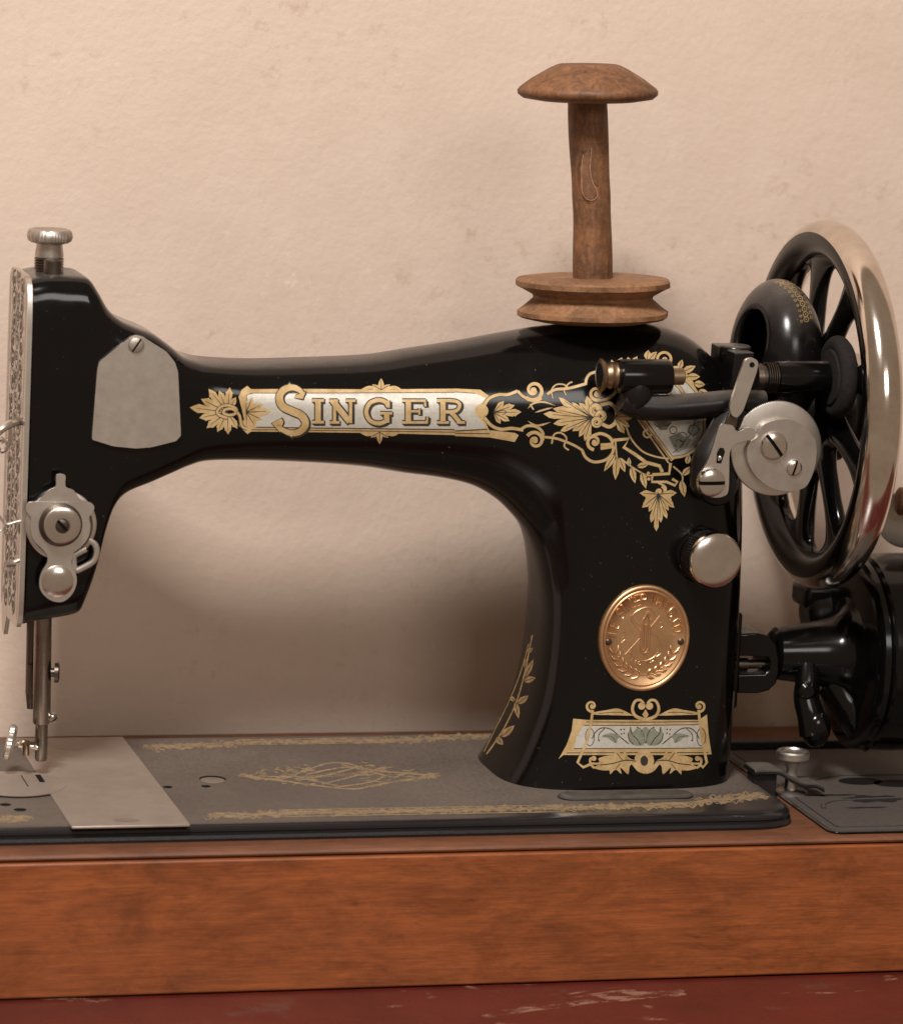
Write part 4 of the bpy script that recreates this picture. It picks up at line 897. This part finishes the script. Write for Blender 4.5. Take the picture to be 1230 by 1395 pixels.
for k in range(9):                                   # one opening per sector, its rounded lip shared by the two spokes beside it
    a0 = math.radians(98+40*k); half = math.radians(20)
    B_, H_ = [], []
    for q in range(NQ):
        ph = 2*pi*(q+.5)/NQ; cx_, sy_ = cos(ph), sin(ph); kk = 1/max(abs(cx_), abs(sy_)); B_.append((36+21*cx_*kk, half*sy_*kk))
        H_.append((40.0+14.2*cx_, (math.radians(12.4)+math.radians(1.6)*cx_)*sy_+.10*cx_))
    for q in range(NQ):
        q2 = (q+1) % NQ; quad = {}
        am = (B_[q][1]+B_[q2][1])/2; mb = parts[k if am < 0 else (k+1) % 9]
        for sd in (-1, 1):
            vs = []
            for t_ in TS:
                for qq in (q, q2):
                    r = B_[qq][0]*(1-t_)+H_[qq][0]*t_; an = a0+B_[qq][1]*(1-t_)+H_[qq][1]*t_
                    th = 3.0*math.sqrt(max(0, 1-t_**2.2)); vs.append(wpt(r, an, -2.5+3.0*(r-15)/42+sd*th))
            mb.add(vs, [[2*i_, 2*i_+1, 2*i_+3, 2*i_+2] for i_ in range(len(TS)-1)])
for mb in parts: mb.build('spoke', 'black_enamel', wh, sharp=70)
m = MB(); lathe(m, WCEN+Vector((9.5, 0, 0)), (1, 0, 0), [(0, 15), (.5, 19), (4, 19.5), (6, 18), (7, 10)], 48); m.build('stop_motion_screw', 'nickel', wh)

# ------------------------------------------------------------------ hand crank casting
m = MB()
lathe(m, Vector((166, 6, 42.2)), (1, 0, .0), [(0, 8.4), (1.2, 9.8), (8, 10.7), (16, 11.9), (22, 13.2), (26, 15), (28.8, 18.6), (30.2, 25)], 64); crank = m.build('crank_casting', 'black_enamel', mach)
m = MB(); lathe(m, Vector((195, 6, 42.5)), (1, 0, 0), [(0, 10), (.6, 31), (1.2, 34.5), (2.4, 36.2), (4.2, 36.6), (5.0, 35.8), (5.4, 34.9), (6.0, 35.6), (7.0, 36.6), (16, 37.2), (30, 37.2), (34, 35.5), (35.5, 31), (36, 8)], 96); m.build('gear_housing', 'black_enamel', crank)
m = MB(); box(m, (146.2, -6, 24), (149.4, 26, 60))
m.build('crank_plate', 'black_enamel', crank, bevel=1.0, segs=3)
m = MB(); cs = [onY(a, b, -3) for a, b in ((1003, 863), (1030, 862), (1046, 866), (1056, 876), (1060, 895), (1060, 915), (1056, 930), (1046, 940), (1032, 944), (1003, 944), (1003, 918), (1040, 917), (1047, 912), (1048, 900), (1044, 894), (1003, 893))]
prism(m, [Vector((p.x, -4, p.z)) for p in cs], (0, 20, 0)); m.build('crank_bracket', 'black_enamel', crank, bevel=1.2, segs=3)
m = MB(); a_ = onY(1003, 905, 2); lathe(m, Vector((a_.x, 2, a_.z)), (1, 0, 0), [(0, 2.4), (4, 2.4), (4.1, 1.7), (13, 1.7)], 20); m.build('bracket_bolt', 'dark_steel', crank)
m = MB(); lathe(m, onY(1095, 840, 30), (1, 0, .15), [(0, 6), (2, 8.5), (8, 8.5), (16, 10), (24, 11)], 32); box(m, (onY(1090, 820, 30).x, 25, onY(1090, 828, 30).z), (onY(1165, 820, 30).x, 42, onY(1090, 795, 30).z)); m.build('crank_lug', 'black_enamel_dusty', crank, bevel=2.5, segs=3)
m = MB(); P = catmull([onY(1100, 905, -2), onY(1100, 925, -4), onY(1098, 950, -6), onY(1104, 975, -8), onY(1108, 1000, -9)], 6); tube(m, P, [4.4+1.2*(i/(len(P)-1)) for i in range(len(P))], 18, 0, .8, (0, 1, 0)); ball(m, onY(1111, 992, -9), 5.6, 5, 7.4)
lathe(m, onY(1097, 940, -8), (0, -1, 0), [(0, 3.5), (2, 3.3), (3, 2.2)], 20); m.build('drive_finger', 'black_enamel', crank)
m = MB(); P = catmull([(206, -4, 14), (200, -2, 18), (194, 2, 26), (190, 4, 32)], 6); tube(m, P, [9, 9, 9, 9, 8.6, 8.2, 8, 7.8, 7.6, 7.2, 7, 7, 7, 7, 7, 7, 7, 7, 7][:len(P)], 18); m.build('crank_web', 'black_enamel', crank)
m = MB(); cc = onY(1233, 706, 20); lathe(m, cc, (-.25, -1, 0), [(0, 10.5), (1.4, 11.2), (2.6, 11.0), (3.0, 9.8)], 48); ch_ = m.build('crank_disc', 'nickel_dull', crank)
m = MB(); lathe(m, onY(1231, 683, 10), (1, -.25, 0), [(-3, 4), (-2, 5.2), (8, 6.5), (26, 8), (32, 6), (34, 2)], 36); m.build('crank_handle', 'spool_wood', crank)

# ------------------------------------------------------------------ wooden spool resting on the arm
s0 = onY(808, 438, 4); 
spool = thing('wooden_spool', (s0.x, 4, s0.z), 'tall dark wooden spool with mushroom cap resting on top of the black arm', 'wooden spool')
tiltv = Vector((.035, 0, 1)).normalized(); SB = onY(808, 437, 4)
wobw = lambda a, h: .012*sin(3*a+.7)+.006*sin(7*a+h)+.0035*sin(23*a+2*h)+.003*sin(37*a-h)
disc_tilt = Vector((-.028, .03, 1)).normalized()
m = MB(); lathe(m, SB+Vector((0, 0, -.4)), disc_tilt, [(0, 6), (.3, 20), (1.6, 26), (2.4, 27.2), (4.0, 27.2), (5.2, 25.5), (8.6, 21.6), (9.8, 21.8), (12.4, 26.2), (13.2, 27.8), (15.0, 27.9), (15.7, 27.2), (16.0, 25), (16.1, .1)], 96, caps=False, wob=wobw); m.build('pulley', 'spool_wood_rim', spool, sharp=28)
a = onY(807, 382, 4); b = onY(801, 128, 4); m = MB(); Pp = [a.lerp(b, t)+Vector((.35*sin(5*t), 0, 0)) for t in [i/24 for i in range(25)]]; tube(m, Pp, [6.95+.25*sin(.35*t+1)+.25*math.exp(-((t-11.)/1.6)**2) for t in range(25)], 40)
sh = m.build('shaft', 'spool_wood', spool)
m = MB(); SBV = BVHTree.FromPolygons([tuple(p) for p in m.v], m.f)
def scar(px, py, off):
    dd = ray(px, py).normalized(); p = CAM+dd*((4-7.4-CAM.y)/dd.y); q = onY(px, py, 4); c0 = a.lerp(b, max(0, min(1, (q-a).dot(b-a)/(b-a).length_squared)))
    w_ = q.x-c0.x; r = 7.45; y = -math.sqrt(max(.1, r*r-w_*w_)); return onY(px, py, 4+y-off)
d = Decal(scar); d.z = .08
S_ = scaled(680, 60, 3.322)
d.fill(S_((374, 620), (378, 670), (397, 698), (424, 702), (442, 680), (428, 640), (414, 600), (408, 540), (410, 470), (385, 500), (374, 560)), 1); d.fill(S_((425, 620), (440, 640), (474, 660), (476, 580), (470, 500), (455, 450), (430, 470), (424, 540)), 1); d.z = .14
d.rib(S_((372, 620), (376, 670), (395, 700), (425, 705), (445, 680), (430, 640), (415, 600), (412, 540), (418, 470)), 1.3, 0, 5); d.rib(S_((455, 430), (478, 500), (482, 580), (480, 650)), 1.2, 0, 5); d.rib(S_((372, 620), (372, 560), (380, 500)), 1.0, 0, 5)
d.build('scar', ['scar_wood', 'scar_hollow'], sh)
cb_ = onY(800.5, 134, 4); cap_ax = Vector((-.030, .02, 1)).normalized(); m = MB()
lathe(m, cb_+Vector((0, 0, -1.2)), cap_ax, [(0, 4), (.2, 17), (1.2, 23.2), (2.6, 25.0), (4.0, 25.2), (5.0, 24.4), (8.2, 20.2), (11.6, 14.4), (13.0, 11.6), (13.4, 10.2), (13.5, .1)], 96, caps=False, wob=lambda a, h: .010*sin(2*a+.5)+.006*sin(5*a)+.004*sin(11*a+h)+.003*sin(29*a+h)); m.build('cap', 'spool_wood', spool, sharp=60)
